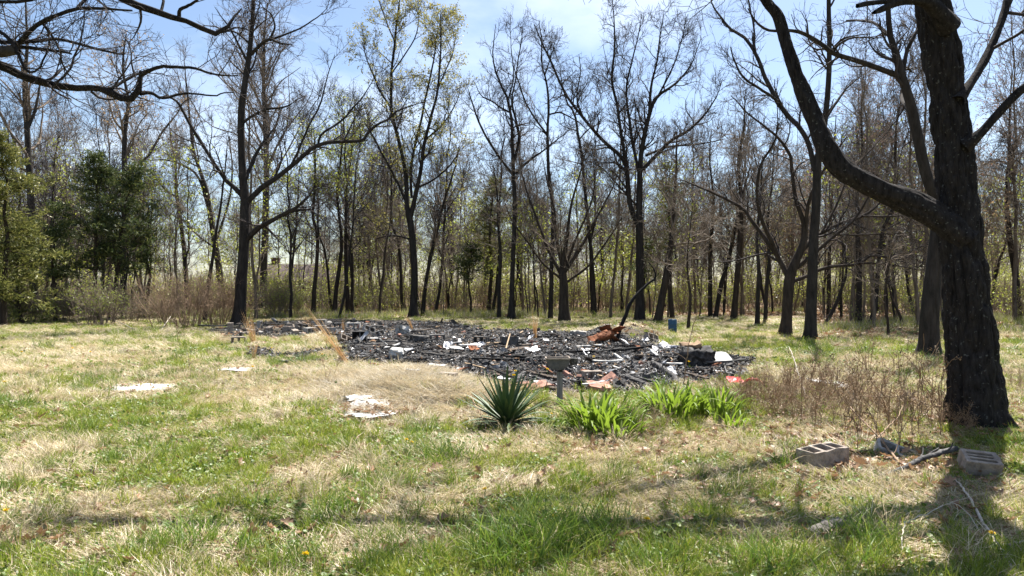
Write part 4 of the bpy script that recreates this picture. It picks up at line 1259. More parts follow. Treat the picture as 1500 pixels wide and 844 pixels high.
def blade_mesh(name, parts, mats):
    mb = MB()
    for (V, q, t), mi in parts:
        n0 = mb.n
        mb.V.append(V); mb.Q.append(q + n0); mb.T.append(t + n0); mb.mq.append(np.full(len(q), mi)); mb.mt.append(np.full(len(t), mi)); mb.n += len(V)
    return mb.build(name, mats, False)


M['grass'] = leaf_mat('grass', [(0, (.12, .175, .014)), (.55, (.24, .295, .032)), (.85, (.35, .36, .06)), (1, (.46, .41, .16))], .42, .03, .4, .18)
M['grass_deep'] = leaf_mat('grass_deep', [(0, (.06, .125, .013)), (.6, (.13, .21, .026)), (1, (.26, .30, .06))], .42, .03, .5, .15)
M['straw'] = leaf_mat('straw', [(0, (.28, .215, .125)), (.4, (.50, .405, .25)), (.8, (.64, .54, .36)), (1, (.74, .66, .48))], .35, .05, .5, .15)
M['straw_grey'] = leaf_mat('straw_grey', [(0, (.20, .165, .11)), (.6, (.38, .33, .235)), (1, (.52, .46, .35))], .35, .05, .5, .15)
M['clover'] = leaf_mat('clover', [(0, (.08, .14, .018)), (.7, (.16, .22, .04)), (1, (.28, .30, .08))], .35, .05, .5, .2)
M['leaf_brown'] = leaf_mat('leaf_brown', [(0, (.12, .062, .03)), (.5, (.24, .135, .07)), (1, (.36, .24, .14))], .25, .05, .5, .25)
rg = np.random.default_rng(31)
GRN = []
for i in range(3):      # short lawn patches
    GRN.append(blade_mesh('short_grass', [(blades(46, .085, (.02, .062), (.0035, .006), (.1, 1.1), (.2, 1.1), rg), 0), (blades(12, .085, (.03, .08), (.003, .005), (.4, 1.3), (.2, 1.0), rg), 1)], [M['grass'], M['straw']]))
for i in range(2):      # longer
    GRN.append(blade_mesh('long_grass', [(blades(44, .055, (.06, .15), (.0035, .0065), (.05, .7), (.2, 1.3), rg), 0), (blades(10, .06, (.05, .13), (.003, .005), (.3, 1.2), (.3, 1.2), rg), 1)], [M['grass'], M['straw']]))
STR = []
for i in range(3):      # combed straw lying along +x
    STR.append(blade_mesh('lying_straw', [(blades(46, .11, (.07, .19), (.003, .0055), (.9, 1.5), (.15, .6), rg, (0, .6), flat=.02), 0), (blades(8, .1, (.05, .12), (.003, .005), (.1, .8), (.2, 1.), rg), 1)], [M['straw'], M['grass']]))
for i in range(2):      # standing tousled straw
    STR.append(blade_mesh('tousled_straw', [(blades(44, .085, (.04, .11), (.003, .005), (.3, 1.45), (.2, 1.5), rg), 0), (blades(10, .08, (.04, .1), (.003, .005), (.1, .8), (.2, 1.), rg), 1)], [M['straw_grey'], M['grass']]))
STR.append(blade_mesh('tousled_straw', [(blades(46, .09, (.04, .11), (.003, .0055), (.5, 1.5), (.2, 1.2), rg), 0)], [M['straw']]))


def roundleaves(n, rad, size, hgt_, rng):
    c = np.stack([rng.uniform(-rad, rad, n), rng.uniform(-rad, rad, n), rng.uniform(.004, hgt_, n)], 1)
    u = nrm(rng.normal(size=(n, 3)) * [1, 1, .35]); w = nrm(np.cross(u, np.array([0, 0, 1.0]) + rng.normal(size=(n, 3)) * .4))
    s = size * rng.uniform(.6, 1.2, (n, 1))
    ang = np.linspace(0, 2 * np.pi, 7)[:-1]
    V = np.stack([c] + [c + s * .5 * (np.cos(a) * u + np.sin(a) * w) + np.array([0, 0, 1]) * s * .12 for a in ang], 1)
    b0 = (np.arange(n) * 7)[:, None]
    T = np.concatenate([b0 + np.array([[0, 1 + k, 1 + (k + 1) % 6]]) for k in range(6)])
    return V.reshape(-1, 3), T


CLV = []
for i in range(2):
    mb = MB(); V, T = roundleaves(34, .13, .026, .045, rg); mb.add(V, T); CLV.append(mb.build('low_broadleaf', M['clover'], False))


def oak_leaf(rng, L=.11):
    """lobed, curled dead oak leaf"""
    k = 13
    t = np.linspace(0, 1, k)
    w = L * .30 * np.sin(np.pi * np.clip(t * .92 + .06, 0, 1)) * (1 + .42 * np.sin(t * 2 * np.pi * 3.4 + .6)); w[0] = w[-1] = .002
    cur = rng.uniform(-.5, 1.1); roll_ = rng.uniform(.2, 1.3)
    x_ = (t - .5) * L
    zc = cur * L * (t - .5) ** 2 + .004 + .02 * rng.random() * t
    V = []
    for sgn in (-1, 0, 1):
        V.append(np.stack([x_, sgn * w * (1 - .22 * abs(roll_) * abs(sgn)), zc + abs(sgn) * roll_ * w * .55], 1))
    V = np.concatenate(V)
    q = []
    for s in (0, 1):
        for i in range(k - 1): q.append([s * k + i, s * k + i + 1, (s + 1) * k + i + 1, (s + 1) * k + i])
    return V, np.array(q)


LEAF = [MB().add(*oak_leaf(rg)).build('oak_leaf', M['leaf_brown']) for i in range(6)]


def field(n, ymin, ymax, prob, margin=2.2):
    y_ = ymin * (ymax / ymin) ** rg.random(n)
    x_ = rg.uniform(-1, 1, n) * (.80 * y_ + margin)
    k_ = rg.random(n) < prob(x_, y_)
    return x_[k_], y_[k_]


EXCL = [(742, 620, 42, 15, .9), (880, 622, 40, 16, .6), (985, 606, 60, 10, .6), (1050, 606, 30, 12, .6), (1214, 684, 46, 17, 1), (1440, 696, 40, 18, 1), (1322, 668, 32, 14, .9), (205, 570, 58, 8, .9), (542, 600, 60, 20, .97), (348, 544, 24, 7, 1),
        (1216, 565, 34, 8, .9), (340, 497, 22, 14, .9), (455, 486, 45, 9, .8), (820, 596, 24, 10, .5), (1212, 784, 40, 16, .8), (1340, 692, 70, 14, .6), (1440, 780, 25, 60, .35)]


def ok_ground(x_, y_):
    px_, py_ = proj(x_, y_)
    ex_ = 1.0
    for cx, cy, sx, sy, a in EXCL: ex_ = ex_ * (1 - a * np.exp(-(((px_ - cx) / sx) ** 2 + ((py_ - cy) / sy) ** 2) ** 2))
    r_ = np.hypot(x_ - OAK[0], y_ - OAK[1])
    return ex_ * (1 - np.clip(burn_mask(x_, y_) * np.where(px_ < 500, 1.75, 1.08), 0, 1)) * (r_ > .5) * (1 - .93 * np.clip((litter_mask(x_, y_) - .5) * 2, 0, 1) * (y_ > 30))


def put(name, label, protos, xy, pick, zrot=None, scale=(.8, 1.3), grow_d=.5, tilt=.12, sink=0.0, hscale=None):
    x_, y_ = xy
    k_ = len(x_)
    z_ = hgt(x_, y_) - sink
    rz = rg.uniform(0, 6.28, k_) if zrot is None else zrot(x_, y_)
    s_ = rg.uniform(*scale, k_) * np.maximum(1, (y_ / 7.0)) ** grow_d
    S = np.stack([s_, s_, s_ * (1 if hscale is None else hscale(y_))], 1)
    return scatter(name, label, protos, np.stack([x_, y_, z_], 1), np.stack([rg.normal(0, tilt, k_), rg.normal(0, tilt, k_), rz], 1), S, pick(x_, y_, k_))


flatten = lambda y_: np.clip(1.15 - (y_ - 8) / 40, .5, 1)
put('grass', 'green lawn grass growing in patches over the clearing', GRN, field(54000, 2.5, 44, lambda a, b: np.clip(1.25 - 1.3 * dry_mask(a, b), .04, 1) * ok_ground(a, b) * (1 - .55 * litter_mask(a, b))),
    lambda a, b, k_: np.where(rg.random(k_) < .80 - .25 * (vnoise(a * .8, b * .8, 0, 91) > .58), rg.integers(0, 3, k_), rg.integers(3, 5, k_)), hscale=flatten)
put('dry_grass', 'straw-coloured dead grass lying over the clearing', STR, field(62000, 2.5, 44, lambda a, b: np.clip(.12 + 1.15 * dry_mask(a, b), .05, 1) * ok_ground(a, b) * (1 - .25 * litter_mask(a, b))),
    lambda a, b, k_: np.where(rg.random(k_) < np.clip(.25 + 1.0 * (vnoise(a * .9, b * .9, 0, 92) > .52), .2, .85), rg.integers(0, 3, k_), rg.integers(3, 6, k_)),
    zrot=lambda a, b: 3.7 + 9.0 * (fbm(a * .7, b * .7, 0, 93, 3) - .5) + rg.normal(0, .6, len(a)), hscale=flatten)
put('low_weeds', 'low broad-leaved weeds between the grass', CLV, field(17000, 2.5, 18, lambda a, b: np.clip(1.0 - dry_mask(a, b), .05, 1) * ok_ground(a, b) * (vnoise(a * 1.1, b * 1.1, 0, 95) > .38)),
    lambda a, b, k_: rg.integers(0, 2, k_), scale=(.7, 1.3))
lx_, ly_ = rg.normal(0, 1, (2, 150))
lx_, ly_ = G(545 + 30 * lx_, 602 + 8 * ly_)
scatter('sheet_leaves', 'brown leaves and bits blown over the crumpled white sheet', LEAF, np.stack([lx_, ly_, hgt(lx_, ly_) + .07], 1), np.c_[rg.normal(0, .4, (150, 2)), rg.uniform(0, 6.28, 150)], rg.uniform(.45, .9, 150), rg.integers(0, 6, 150))
put('leaf_litter', 'brown fallen leaves scattered over grass and woodland floor', LEAF, field(30000, 2.8, 18, lambda a, b: np.clip(.13 + .9 * litter_mask(a, b), 0, 1) * (1 - .8 * burn_mask(a, b))),
    lambda a, b, k_: rg.integers(0, 6, k_), scale=(.5, 1.05), tilt=.4, grow_d=.35, sink=-.03)
put('woodland_leaf_litter', 'tan leaf litter on the floor of the woods', LEAF, field(14000, 18, 60, lambda a, b: np.clip(.02 + .95 * litter_mask(a, b), 0, 1) * (1 - .8 * burn_mask(a, b))),
    lambda a, b, k_: rg.integers(0, 6, k_), scale=(1.0, 1.8), tilt=.35, grow_d=.3, sink=-.02)

CL = [blade_mesh('grass_clump', [(blades(70, .09, (.10, .26), (.0035, .006), (.03, .75), (.2, 1.3), rg), 0), (blades(14, .10, (.08, .2), (.003, .005), (.3, 1.3), (.3, 1.2), rg), 1)], [M['grass_deep'], M['straw']]) for i in range(3)]
CL += [blade_mesh('straw_clump', [(blades(80, .10, (.12, .30), (.003, .0055), (.2, 1.3), (.3, 1.3), rg), 0), (blades(14, .08, (.08, .2), (.003, .005), (.1, .8), (.3, 1.2), rg), 1)], [M['straw'], M['grass']]) for i in range(2)]
put('grass_clumps', 'loose taller clumps of green and dead grass over the clearing', CL, field(3400, 2.6, 26, lambda a, b: ok_ground(a, b) * np.clip((fbm(a * .9, b * .9, 0, 97, 2) - .42) * 4, 0, 1)),
    lambda a, b, k_: np.where(rg.random(k_) < np.clip(1.15 - 1.1 * dry_mask(a, b), .1, .95), rg.integers(0, 3, k_), rg.integers(3, 5, k_)), scale=(.55, 1.15), hscale=flatten)

# weedy grass at the edge of the woods
EDGE = [blade_mesh('edge_weeds', [(blades(40, .35, (.15, .5), (.010, .016), (.05, .6), (.1, .9), rg), 0), (blades(40, .4, (.2, .6), (.010, .016), (.1, .9), (.2, 1.2), rg), 1)], [M['straw_grey'], M['grass']]) for i in range(3)]
n_ = 2400
ex = rg.uniform(-60, 1560, n_); ey = np.where(ex > 1180, rg.uniform(24, 40, n_), rg.uniform(36, 50, n_)); ewx = (ex - CX) / F * ey
kp = (vnoise(ewx * .35, ey * .35, 0, 96) > .52)
scatter('edge_weeds', 'tall weedy grass along the edge of the woods', EDGE, np.stack([ewx, ey, hgt(ewx, ey)], 1)[kp], np.stack([0 * ewx, 0 * ewx, rg.uniform(0, 6.28, n_)], 1)[kp], rg.uniform(.5, 1.15, n_)[kp], rg.integers(0, 3, n_)[kp])

# pale combed windrows of long straw at lower left and bottom
n_ = 640
wr = [(60, 668, 75, 9, 3.75), (20, 715, 60, 8, 3.7), (185, 768, 60, 13, 3.9), (110, 745, 50, 8, 3.7), (250, 648, 60, 6, 3.6), (600, 762, 30, 18, 4.6), (430, 700, 50, 7, 3.6), (360, 800, 40, 10, 3.9), (1120, 815, 60, 9, 4.3), (1400, 800, 50, 14, 4.0), (700, 712, 60, 7, 3.5), (540, 815, 40, 9, 4.2)]
wx, wy, wz = [], [], []
for cx, cy, sx, sy, az in wr:
    q = int(n_ / len(wr)); t_ = rg.normal(0, .95, q); u_ = rg.normal(0, 1.0, q)
    ax_, ay_ = G(cx + sx * t_ - sy * .5 * u_, np.maximum(cy + sy * u_ - sy * .6 * t_, 600)); wx.append(ax_); wy.append(ay_); wz.append(np.full(q, az) + rg.normal(0, .75, q))
wx, wy, wz = map(np.concatenate, (wx, wy, wz))
WIND = [blade_mesh('windrow', [(blades(56, .10, (.10, .30), (.003, .0055), (1.1, 1.55), (.1, .5), rg, (0, .8), flat=.02), 0)], [M['straw']]) for i in range(2)]
scatter('straw_windrows', 'pale long straw combed flat in sweeps over the foreground', WIND, np.stack([wx, wy, hgt(wx, wy) + .012], 1), np.c_[rg.normal(0, .06, (len(wx), 2)), wz], np.stack([rg.uniform(.7, 1.3, len(wx)), rg.uniform(.7, 1.3, len(wx)), rg.uniform(.3, .8, len(wx))], 1), rg.integers(0, 2, len(wx)))

# thick dry thatch on the straw mounds left of the yucca
n_ = 1500
hp, hq = rg.normal(600, 70, n_), rg.normal(570, 17, n_)
hx, hy = G(hp, hq)
kp = burn_mask(hx, hy) < .3
THATCH = [blade_mesh('thatch', [(blades(60, .12, (.14, .32), (.003, .0055), (.8, 1.4), (.2, .9), rg, (0, .8), flat=.06), 0)], [M['straw']]),
          blade_mesh('thatch', [(blades(60, .12, (.12, .28), (.003, .0055), (.6, 1.4), (.3, 1.3), rg, (0, 1.0), flat=.06), 0)], [M['straw_grey']])]
scatter('thatch', 'thick matted straw heaped left of the yucca', THATCH, np.stack([hx, hy, hgt(hx, hy)], 1)[kp], np.stack([rg.normal(0, .1, n_), rg.normal(0, .1, n_), rg.normal(3.9, 1.9, n_)], 1)[kp], rg.uniform(.8, 1.3, n_)[kp],
        rg.integers(0, 2, n_)[kp])

# big green tufts that stand out, each its own thing
TUFTS = [blade_mesh('blades', [(blades(n0, .19, (.12, hh), (.004, .007), (.02, .75), (.15, 1.2), rg, seg=4), 0), (blades(n0 // 7, .14, (.1, hh * .8), (.003, .005), (.2, 1.2), (.3, 1.3), rg, seg=4), 1)], [M['grass_deep'], M['straw']]) for n0, hh in ((260, .42), (230, .33), (190, .28))]


def grass_tuft(px, py, label, k, s=1.0, spread=1.0):
    x_, y_, z_ = Gp(px, py)
    r = tag(empty('grass_tuft', (x_, y_, z_), rg.uniform(0, 6.28)), label, 'grass tuft')
    r.scale = (s * spread, s * spread, s)
    tag(link('blades', TUFTS[k], r), kind='stuff')


for px, py, lab, k, s, sp in [
    (800, 800, 'tallest bright green grass tuft at the bottom centre', 0, 1.05, 1.2), (760, 822, 'grass tuft in front of the tallest tuft at the bottom centre', 0, 1.15, 1.3), (850, 806, 'grass tuft right against the tallest tuft at the bottom centre', 1, 1.05, 1.2),
    (275, 805, 'broad green grass tuft at the bottom left', 0, .8, 1.3), (215, 815, 'green grass tuft left of the broad bottom-left tuft', 1, .8, 1.3), (500, 755, 'green grass tuft beside brown oak leaves, left of the dry patch', 1, .9, 1.1),
    (660, 680, 'green grass tuft in front of the yucca to its left', 1, .95, 1.4), (625, 672, 'smaller green grass tuft left of the tuft before the yucca', 2, .9, 1.3), (905, 705, 'loose green grass tuft standing in straw before the lilies', 1, .9, .9),
    (1085, 715, 'thin green grass tuft in the straw right of centre', 2, .8, 1.1), (955, 838, 'bright green grass tuft on the bottom edge right of centre', 2, .9, 1.2), (1120, 838, 'green grass tuft on the bottom edge below the short log', 0, .8, 1.3),
    (1260, 800, 'shaded green grass tuft right of the short log', 0, .8, 1.4), (440, 832, 'olive grass tuft on the bottom edge left of centre', 1, .75, 1.2), (585, 712, 'pale green grass tuft below the white sheet', 2, .75, 1.2), (1300, 522, 'bright green grass tuft at the wood edge beside the slim tree', 2, 1.0, 2.2), (705, 812, 'dark green grass tuft left of the tallest tuft at the bottom', 1, .9, 1.3), (880, 775, 'green grass tuft behind the tallest tuft to its right', 1, .95, 1.2)]:
    grass_tuft(px, py, lab, k, s, sp)

# the larger oak leaves near the camera, one by one
for px, py in [(85, 806), (60, 800), (112, 792), (40, 806), (20, 812), (98, 818), (70, 786), (10, 795), (145, 826), (188, 838), (210, 800), (520, 752), (528, 746), (512, 760), (506, 772), (540, 766), (440, 796), (420, 782), (395, 788), (375, 795), (360, 800),
               (455, 788), (566, 820), (592, 815), (650, 776), (656, 770), (705, 702), (698, 712), (800, 702), (806, 698), (790, 706), (922, 796), (930, 790), (915, 802), (894, 815), (900, 820), (880, 828), (935, 812), (1170, 740), (1150, 655), (1130, 672),
               (1110, 664), (1275, 685), (1288, 694), (1260, 690), (1300, 680), (865, 655), (840, 662), (850, 668), (820, 650), (870, 640), (905, 640), (775, 640), (765, 648), (640, 695), (632, 702), (545, 700), (350, 690), (150, 668), (90, 676), (1395, 690), (1402, 760)]:
    x_, y_, z_ = Gp(px + rg.normal(0, 2), py)
    k = rg.integers(6)
    o = link('oak_leaf', LEAF[k], None, (x_, y_, z_ + .06), (rg.normal(0, .5), rg.normal(0, .5), rg.uniform(0, 6.28)), rg.uniform(.8, 1.3))
    tag(o, 'curled brown oak leaf lying on top of the foreground grass', 'leaf', 'fallen oak leaves in the foreground grass')

# dandelions
M['petal'] = leaf_mat('petal', [(0, (.75, .50, .01)), (1, (.85, .62, .02))], .3)
M['stem_green'] = rough_mat('stem_green', [(.3, (.10, .16, .03)), (.7, (.16, .22, .05))], 5, bump=0)


def dandelion_meshes():
    V, q, t = blades(46, .004, (.012, .02), (.004, .006), (.3, 1.45), (0, .5), rg)
    head = blade_mesh('flower', [((V + [0, 0, .0], q, t), 0)], M['petal'])
    p = np.stack([np.linspace(0, .004, 5), np.zeros(5), np.linspace(-.07, 0, 5)], 1)
    stem = MB().add(*tubes(p, np.full(5, .0025), 5)).build('stem', M['stem_green'])
    V, q, t = blades(9, .006, (.05, .10), (.012, .018), (.8, 1.3), (.2, .6), rg)
    return head, stem, blade_mesh('leaf_rosette', [((V - [0, 0, .07], q, t), 0)], M['clover'])


dm = dandelion_meshes()
for px, py in [(596, 662), (603, 666), (710, 738), (808, 622), (948, 784), (8, 771), (32, 524), (106, 518), (132, 524), (370, 548), (398, 518), (472, 528), (755, 555), (1009, 540), (753, 562), (870, 532), (1453, 806), (7, 572), (448, 838), (802, 552), (812, 780)]:
    x_, y_, z_ = Gp(px, py)
    hgt0 = min(.15, .09 + .006 * y_)
    r = tag(empty('dandelion', (x_, y_, z_ + hgt0), rg.uniform(0, 6.28)), 'yellow dandelion flower open in the grass', 'dandelion', 'dandelions dotted over the clearing')
    s = 1.35 if y_ < 9 else 1.9
    r.scale = (s, s, s)
    for nm, me in zip(('flower', 'stem', 'leaf_rosette'), dm): link(nm, me, r)


# ------------------------------------------------------------------ yucca and lilies
M['yucca'] = rough_mat('yucca', [(.3, (.030, .062, .024)), (.7, (.075, .115, .042))], 5, (1, 1, 1), .1, 40, rough=.55, spec=.3)
M['lily'] = leaf_mat('lily', [(0, (.075, .14, .012)), (.5, (.14, .22, .02)), (1, (.27, .33, .045))], .5, .03, .5, .22)


def strap_leaf(L, w, lean, curl, seg=9, fold=.35, tipdroop=0.0):
    t = np.linspace(0, 1, seg + 1)
    th = lean + curl * t ** 1.6
    x_ = np.concatenate([[0], np.cumsum(np.sin(th[:-1]) * L / seg)]); z_ = np.concatenate([[0], np.cumsum(np.cos(th[:-1]) * L / seg)])
    wd = w * np.interp(t, [0, .12, .55, .85, 1], [.75, .8, 1, .55, .03]) * .5
    V = []
    for s in (-1, 0, 1):
        f = abs(s) * fold * wd
        V.append(np.stack([x_ - f * np.cos(th), s * wd, z_ + f * np.sin(th)], 1))
    V = np.concatenate(V); k = seg + 1
    q = [[s * k + i, s * k + i + 1, (s + 1) * k + i + 1, (s + 1) * k + i] for s in (0, 1) for i in range(seg)]
    return V, np.array(q)


YL = [MB().add(*strap_leaf(L, .042, 0, c_)).build('leaf', M['yucca']) for L, c_ in ((.66, .06), (.62, .15), (.56, .3), (.6, .02), (.55, .8))]
x_, y_, z_ = Gp(742, 628)
root = tag(empty('yucca', (x_, y_, z_ + .05)), 'dark green spiky yucca with sword leaves at the near edge of the burnt ground', 'plant')
for i in range(132):
    ph = i * 2.39996
    u = (i + .5) / 132
    tilt = math.radians(6 + 96 * u ** .75) + rg.normal(0, .08)
    k = rg.integers(0, 4) if tilt < 1.1 else (2 if rg.random() < .5 else 4)
    s = rg.uniform(.80, 1.12)
    o = link('leaf', YL[k], root, (.02 * math.cos(ph), .02 * math.sin(ph), .02 * (1 - u)), None, s)
    o.rotation_euler = (0, tilt, ph)
for i in range(16):                                       # old leaves browned at the foot
    o = link('leaf', YL[(2, 4)[i % 2]], root, None, None, rg.uniform(.6, .95))
    o.rotation_euler = (rg.normal(0, .2), math.radians(rg.uniform(92, 112)), rg.uniform(0, 6.28))
    if i == 0: YD = [YL[2].copy(), YL[4].copy()]
    o.data = YD[i % 2]
for q in YD: q.materials[0] = M['straw_grey']
LL = [MB().add(*strap_leaf(L * 1.22, .040, .0, c_, 8, .3)).build('leaf', M['lily']) for L, c_ in ((.42, 1.0), (.36, 1.5), (.40, .7), (.30, .5), (.44, 1.9))]
for px, py, s, cnt, lab in [(868, 632, 1.05, 60, 'bright green daylily clump, leftmost, right of the post'), (905, 640, .85, 46, 'bright green daylily clump low in front of the leftmost clump'), (893, 624, .95, 44, 'bright green daylily clump behind the leftmost two'),
                            (985, 612, 1.0, 56, 'bright green daylily clump in the middle of the row'), (960, 606, .8, 34, 'small daylily clump left of the middle clump'), (1015, 608, .9, 44, 'bright green daylily clump right of the middle clump'),
                            (1053, 610, .95, 50, 'bright green daylily clump near the right end beside brown brush'), (1072, 626, .65, 20, 'small daylily sprig at the right end of the row')]:
    x_, y_, z_ = Gp(px, py)
    root = tag(empty('daylily_clump', (x_, y_, z_), 0), lab, 'plant', 'daylily clumps before the burnt ground')
    for i in range(int(cnt * 1.5)):
        ph = rg.uniform(0, 6.28); rr = .21 * math.sqrt(rg.random())
        o = link('leaf', LL[rg.integers(5)], root, (rr * math.cos(ph) * 1.2, rr * math.sin(ph), -.02), (0, rg.uniform(.02, .62), ph + rg.normal(0, .5)), s * rg.uniform(.75, 1.1))

# orange broomsedge tufts, dead weeds and stalks
M['broomsedge'] = leaf_mat('broomsedge', [(0, (.40, .23, .09)), (.6, (.58, .37, .17)), (1, (.66, .48, .26))], .35, .04, .5, .1)
M['weed_brown'] = rough_mat('weed_brown', [(.3, (.14, .088, .052)), (.7, (.31, .21, .13))], 8, bump=0)
M['weed_tan'] = rough_mat('weed_tan', [(.3, (.22, .16, .10)), (.7, (.42, .32, .22))], 8, bump=0)
for px, py, h_, lean_, n0, w_, lab in [(784, 497, .95, 0.0, 60, 1.0, 'upright orange broomsedge tuft at the back of the burnt ground'), (604, 482, .62, -.5, 34, .8, 'leaning orange broomsedge tuft near the budding tree'), (512, 536, 1.35, -.75, 60, .9, 'orange broomsedge tuft leaning left at the near edge of the rubble'),
                                      (503, 489, .6, 0.0, 26, .45, 'narrow pale orange broomsedge tuft among the concrete blocks'), (372, 503, 1.1, -.2, 44, 1.5, 'loose orange broomsedge tuft beside the upright block at left'), (1008, 470, .5, 0.1, 26, 1.2, 'pale broomsedge tuft at the wood edge left of the blue barrel'),
                                      (372, 530, .7, 0.1, 24, .8, 'thin orange broomsedge tuft in the straw before the upright block')]:
    x_, y_, z_ = Gp(px, py)
    wd = .003 + .00022 * y_
    V, q, t = blades(n0, .05 * w_, (h_ * .5, h_), (wd, wd * 1.5), (.0, .22 * w_), (.0, .4), rg, seg=4)
    V[:, 0] += np.tan(lean_) * np.maximum(V[:, 2], 0) * .8
    o = link('broomsedge_tuft', blade_mesh('broomsedge_tuft', [((V, q, t), 0)], M['broomsedge']), None, (x_, y_, z_))
    tag(o, lab, 'grass tuft')


def weed_mesh(seed, h_, stems, w_, branch, m_, thin=.0042, seeds=0):
    t_, _ = shrub_data(seed, h_, w_, stems, None, dens=branch, thin=thin, upright=.10)
    mb = mb_tubes(t_)
    if seeds:
        r_ = np.random.default_rng(seed)
        v, f = leaf_quads(t_[2][0][:, -1] if len(t_[2][0]) else t_[0][0][:, -1], seeds, .022, r_, .3, .01)
        mb.add(v, f)
    return mb.build('stalks', M[m_])


STALK = [weed_mesh(601, .85, 2, .10, .3, 'weed_brown', seeds=50), weed_mesh(602, .7, 3, .16, .3, 'weed_brown', seeds=60), weed_mesh(603, .95, 1, .08, .45, 'weed_brown', seeds=30), weed_mesh(604, .6, 4, .2, .35, 'weed_tan', seeds=60)]
spots = [(1182, 600), (1205, 590), (1228, 612), (1243, 585), (1247, 622), (1262, 645), (1270, 600), (1285, 580), (1296, 640), (1308, 612), (1312, 565), (1326, 590), (1338, 612), (1350, 575), (1357, 620), (1367, 592), (1378, 560), (1384, 604), (1272, 560), (1225, 560),
         (1332, 540), (1376, 640), (1192, 570), (1340, 655), (1256, 575), (1318, 630), (1213, 625), (1300, 592), (1240, 548), (1360, 545), (1170, 620), (1188, 632), (1236, 640), (1252, 660), (1280, 655), (1315, 655), (1372, 625), (1388, 585), (1346, 640)]
for i, (px, py) in enumerate(spots):
    x_, y_, z_ = Gp(px, py)
    r = tag(empty('dead_weed', (x_, y_, z_), rg.uniform(0, 6.28)), 'thin dead brown stalk standing in the leafy patch left of the big oak', 'weed', 'dead weed stalks left of the big oak')
    s = rg.uniform(.9, 1.45); r.scale = (s, s, s)
    tag(link('stalks', STALK[rg.integers(4)], r), kind='stuff')
for px, py, k, s, lab in [(275, 550, 2, .9, 'dead weed stalk at left above the white patch'), (258, 505, 2, 1.5, 'tall dead weed stalk at left before the tan brush'), (480, 570, 1, .9, 'dark dead weed in the straw left of the thatch'), (297, 555, 3, .6, 'short dead weed stalk left of the small white scrap'),
                          (320, 540, 1, .6, 'short dead weed left of the small white scrap by the path of straw'), (1108, 535, 2, .9, 'dead weed stalk right of the burnt appliance'), (1075, 500, 2, .6, 'thin dead stem beyond the white panel'), (800, 640, 3, .45, 'dry weed at the foot of the grey post'),
                          (822, 618, 3, .6, 'dry pale weed leaning on the grey post')]:
    x_, y_, z_ = Gp(px, py)
    r = tag(empty('dead_weed', (x_, y_, z_), rg.uniform(0, 6.28)), lab, 'weed'); r.scale = (s, s, s)
    tag(link('stalks', STALK[k], r), kind='stuff')
BR = [weed_mesh(611, .66, 26, .95, .9, 'weed_brown', .0026, 300), weed_mesh(612, .6, 24, .95, .9, 'weed_tan', .0026, 240)]
for px, py, k, s, lab in [(1110, 604, 0, .9, 'brown dead brush right of the daylilies'), (1152, 612, 0, 1.1, 'darkest clump of dead brush in the middle of the brown brush'), (1180, 618, 1, .9, 'tan dead brush at the right end of the brown brush'), (1095, 590, 0, .7, 'brown dead brush behind the red scraps'),
                          (1135, 585, 1, 1.0, 'tan dead brush at the back of the brown brush'), (1290, 625, 0, .7, 'brown dead brush among weed stalks left of the big oak'), (950, 630, 1, .6, 'dead grassy brush between the daylily clumps'), (1245, 600, 1, .8, 'tan dead brush left of the weed stalks'), (1215, 590, 0, .9, 'reddish dead brush behind the tan brush'), (1320, 605, 0, .8, 'reddish dead brush before the slim tree beside the big oak'), (1270, 585, 1, .8, 'tan dead brush at the back of the weed stalks'), (1360, 610, 0, .7, 'low reddish dead brush close left of the big oak'), (1170, 590, 0, 1.0, 'tall reddish dead brush around the long pale stick'), (1487, 575, 1, .9, 'tan dead brush right of the big oak at the edge'), (1388, 632, 0, .6, 'low brown brush at the foot of the big oak')]:
    x_, y_, z_ = Gp(px, py)
    r = tag(empty('dead_brush', (x_, y_, z_), rg.uniform(0, 6.28)), lab, 'brush'); r.scale = (s, s, s)
    tag(link('stalks', BR[k], r), kind='stuff')

# ------------------------------------------------------------------ the burnt house: rubble and single pieces
M['char'] = rough_mat('char', [(.3, (.014, .0135, .013)), (.5, (.048, .046, .045)), (.72, (.16, .15, .145))], 14, (1, 1, 1), .6, 40, .85, .22, vary=.4)
M['char_brown'] = rough_mat('char_brown', [(.3, (.03, .022, .017)), (.6, (.085, .065, .05)), (.8, (.17, .14, .11))], 12, (1, 1, 1), .5, 40, .9, .2, vary=.35)
M['char_black'] = rough_mat('char_black', [(.3, (.006, .006, .006)), (.75, (.022, .021, .021))], 14, (1, 1, 1), .5, 40, .9, .15)
M['ash'] = rough_mat('ash', [(.3, (.10, .10, .105)), (.7, (.30, .295, .29))], 10, vary=.35)
M['white_scrap'] = rough_mat('white_scrap', [(.32, (.14, .13, .12)), (.5, (.45, .44, .42)), (.72, (.74, .74, .73))], 4.5, bump=.15, vary=.12)
M['rust'] = rough_mat('rust', [(.3, (.09, .032, .016)), (.55, (.22, .085, .04)), (.8, (.36, .17, .09))], 9, vary=.25)
M['brick'] = rough_mat('brick', [(.3, (.16, .08, .06)), (.55, (.36, .19, .14)), (.85, (.46, .33, .27))], 9, vary=.2)
M['concrete'] = rough_mat('concrete', [(.28, (.15, .14, .13)), (.55, (.30, .285, .265)), (.8, (.40, .385, .36))], 11, (1, 1, 1), .5, 60, vary=.18)
M['concrete_tan'] = rough_mat('concrete_tan', [(.3, (.13, .105, .085)), (.55, (.29, .245, .205)), (.8, (.40, .345, .295))], 11, (1, 1, 1), .5, 60, vary=.12)
M['concrete_sooty'] = rough_mat('concrete_sooty', [(.3, (.022, .021, .021)), (.55, (.10, .095, .09)), (.8, (.27, .26, .245))], 5, (1, 1, 1), .5, 60, vary=.2)
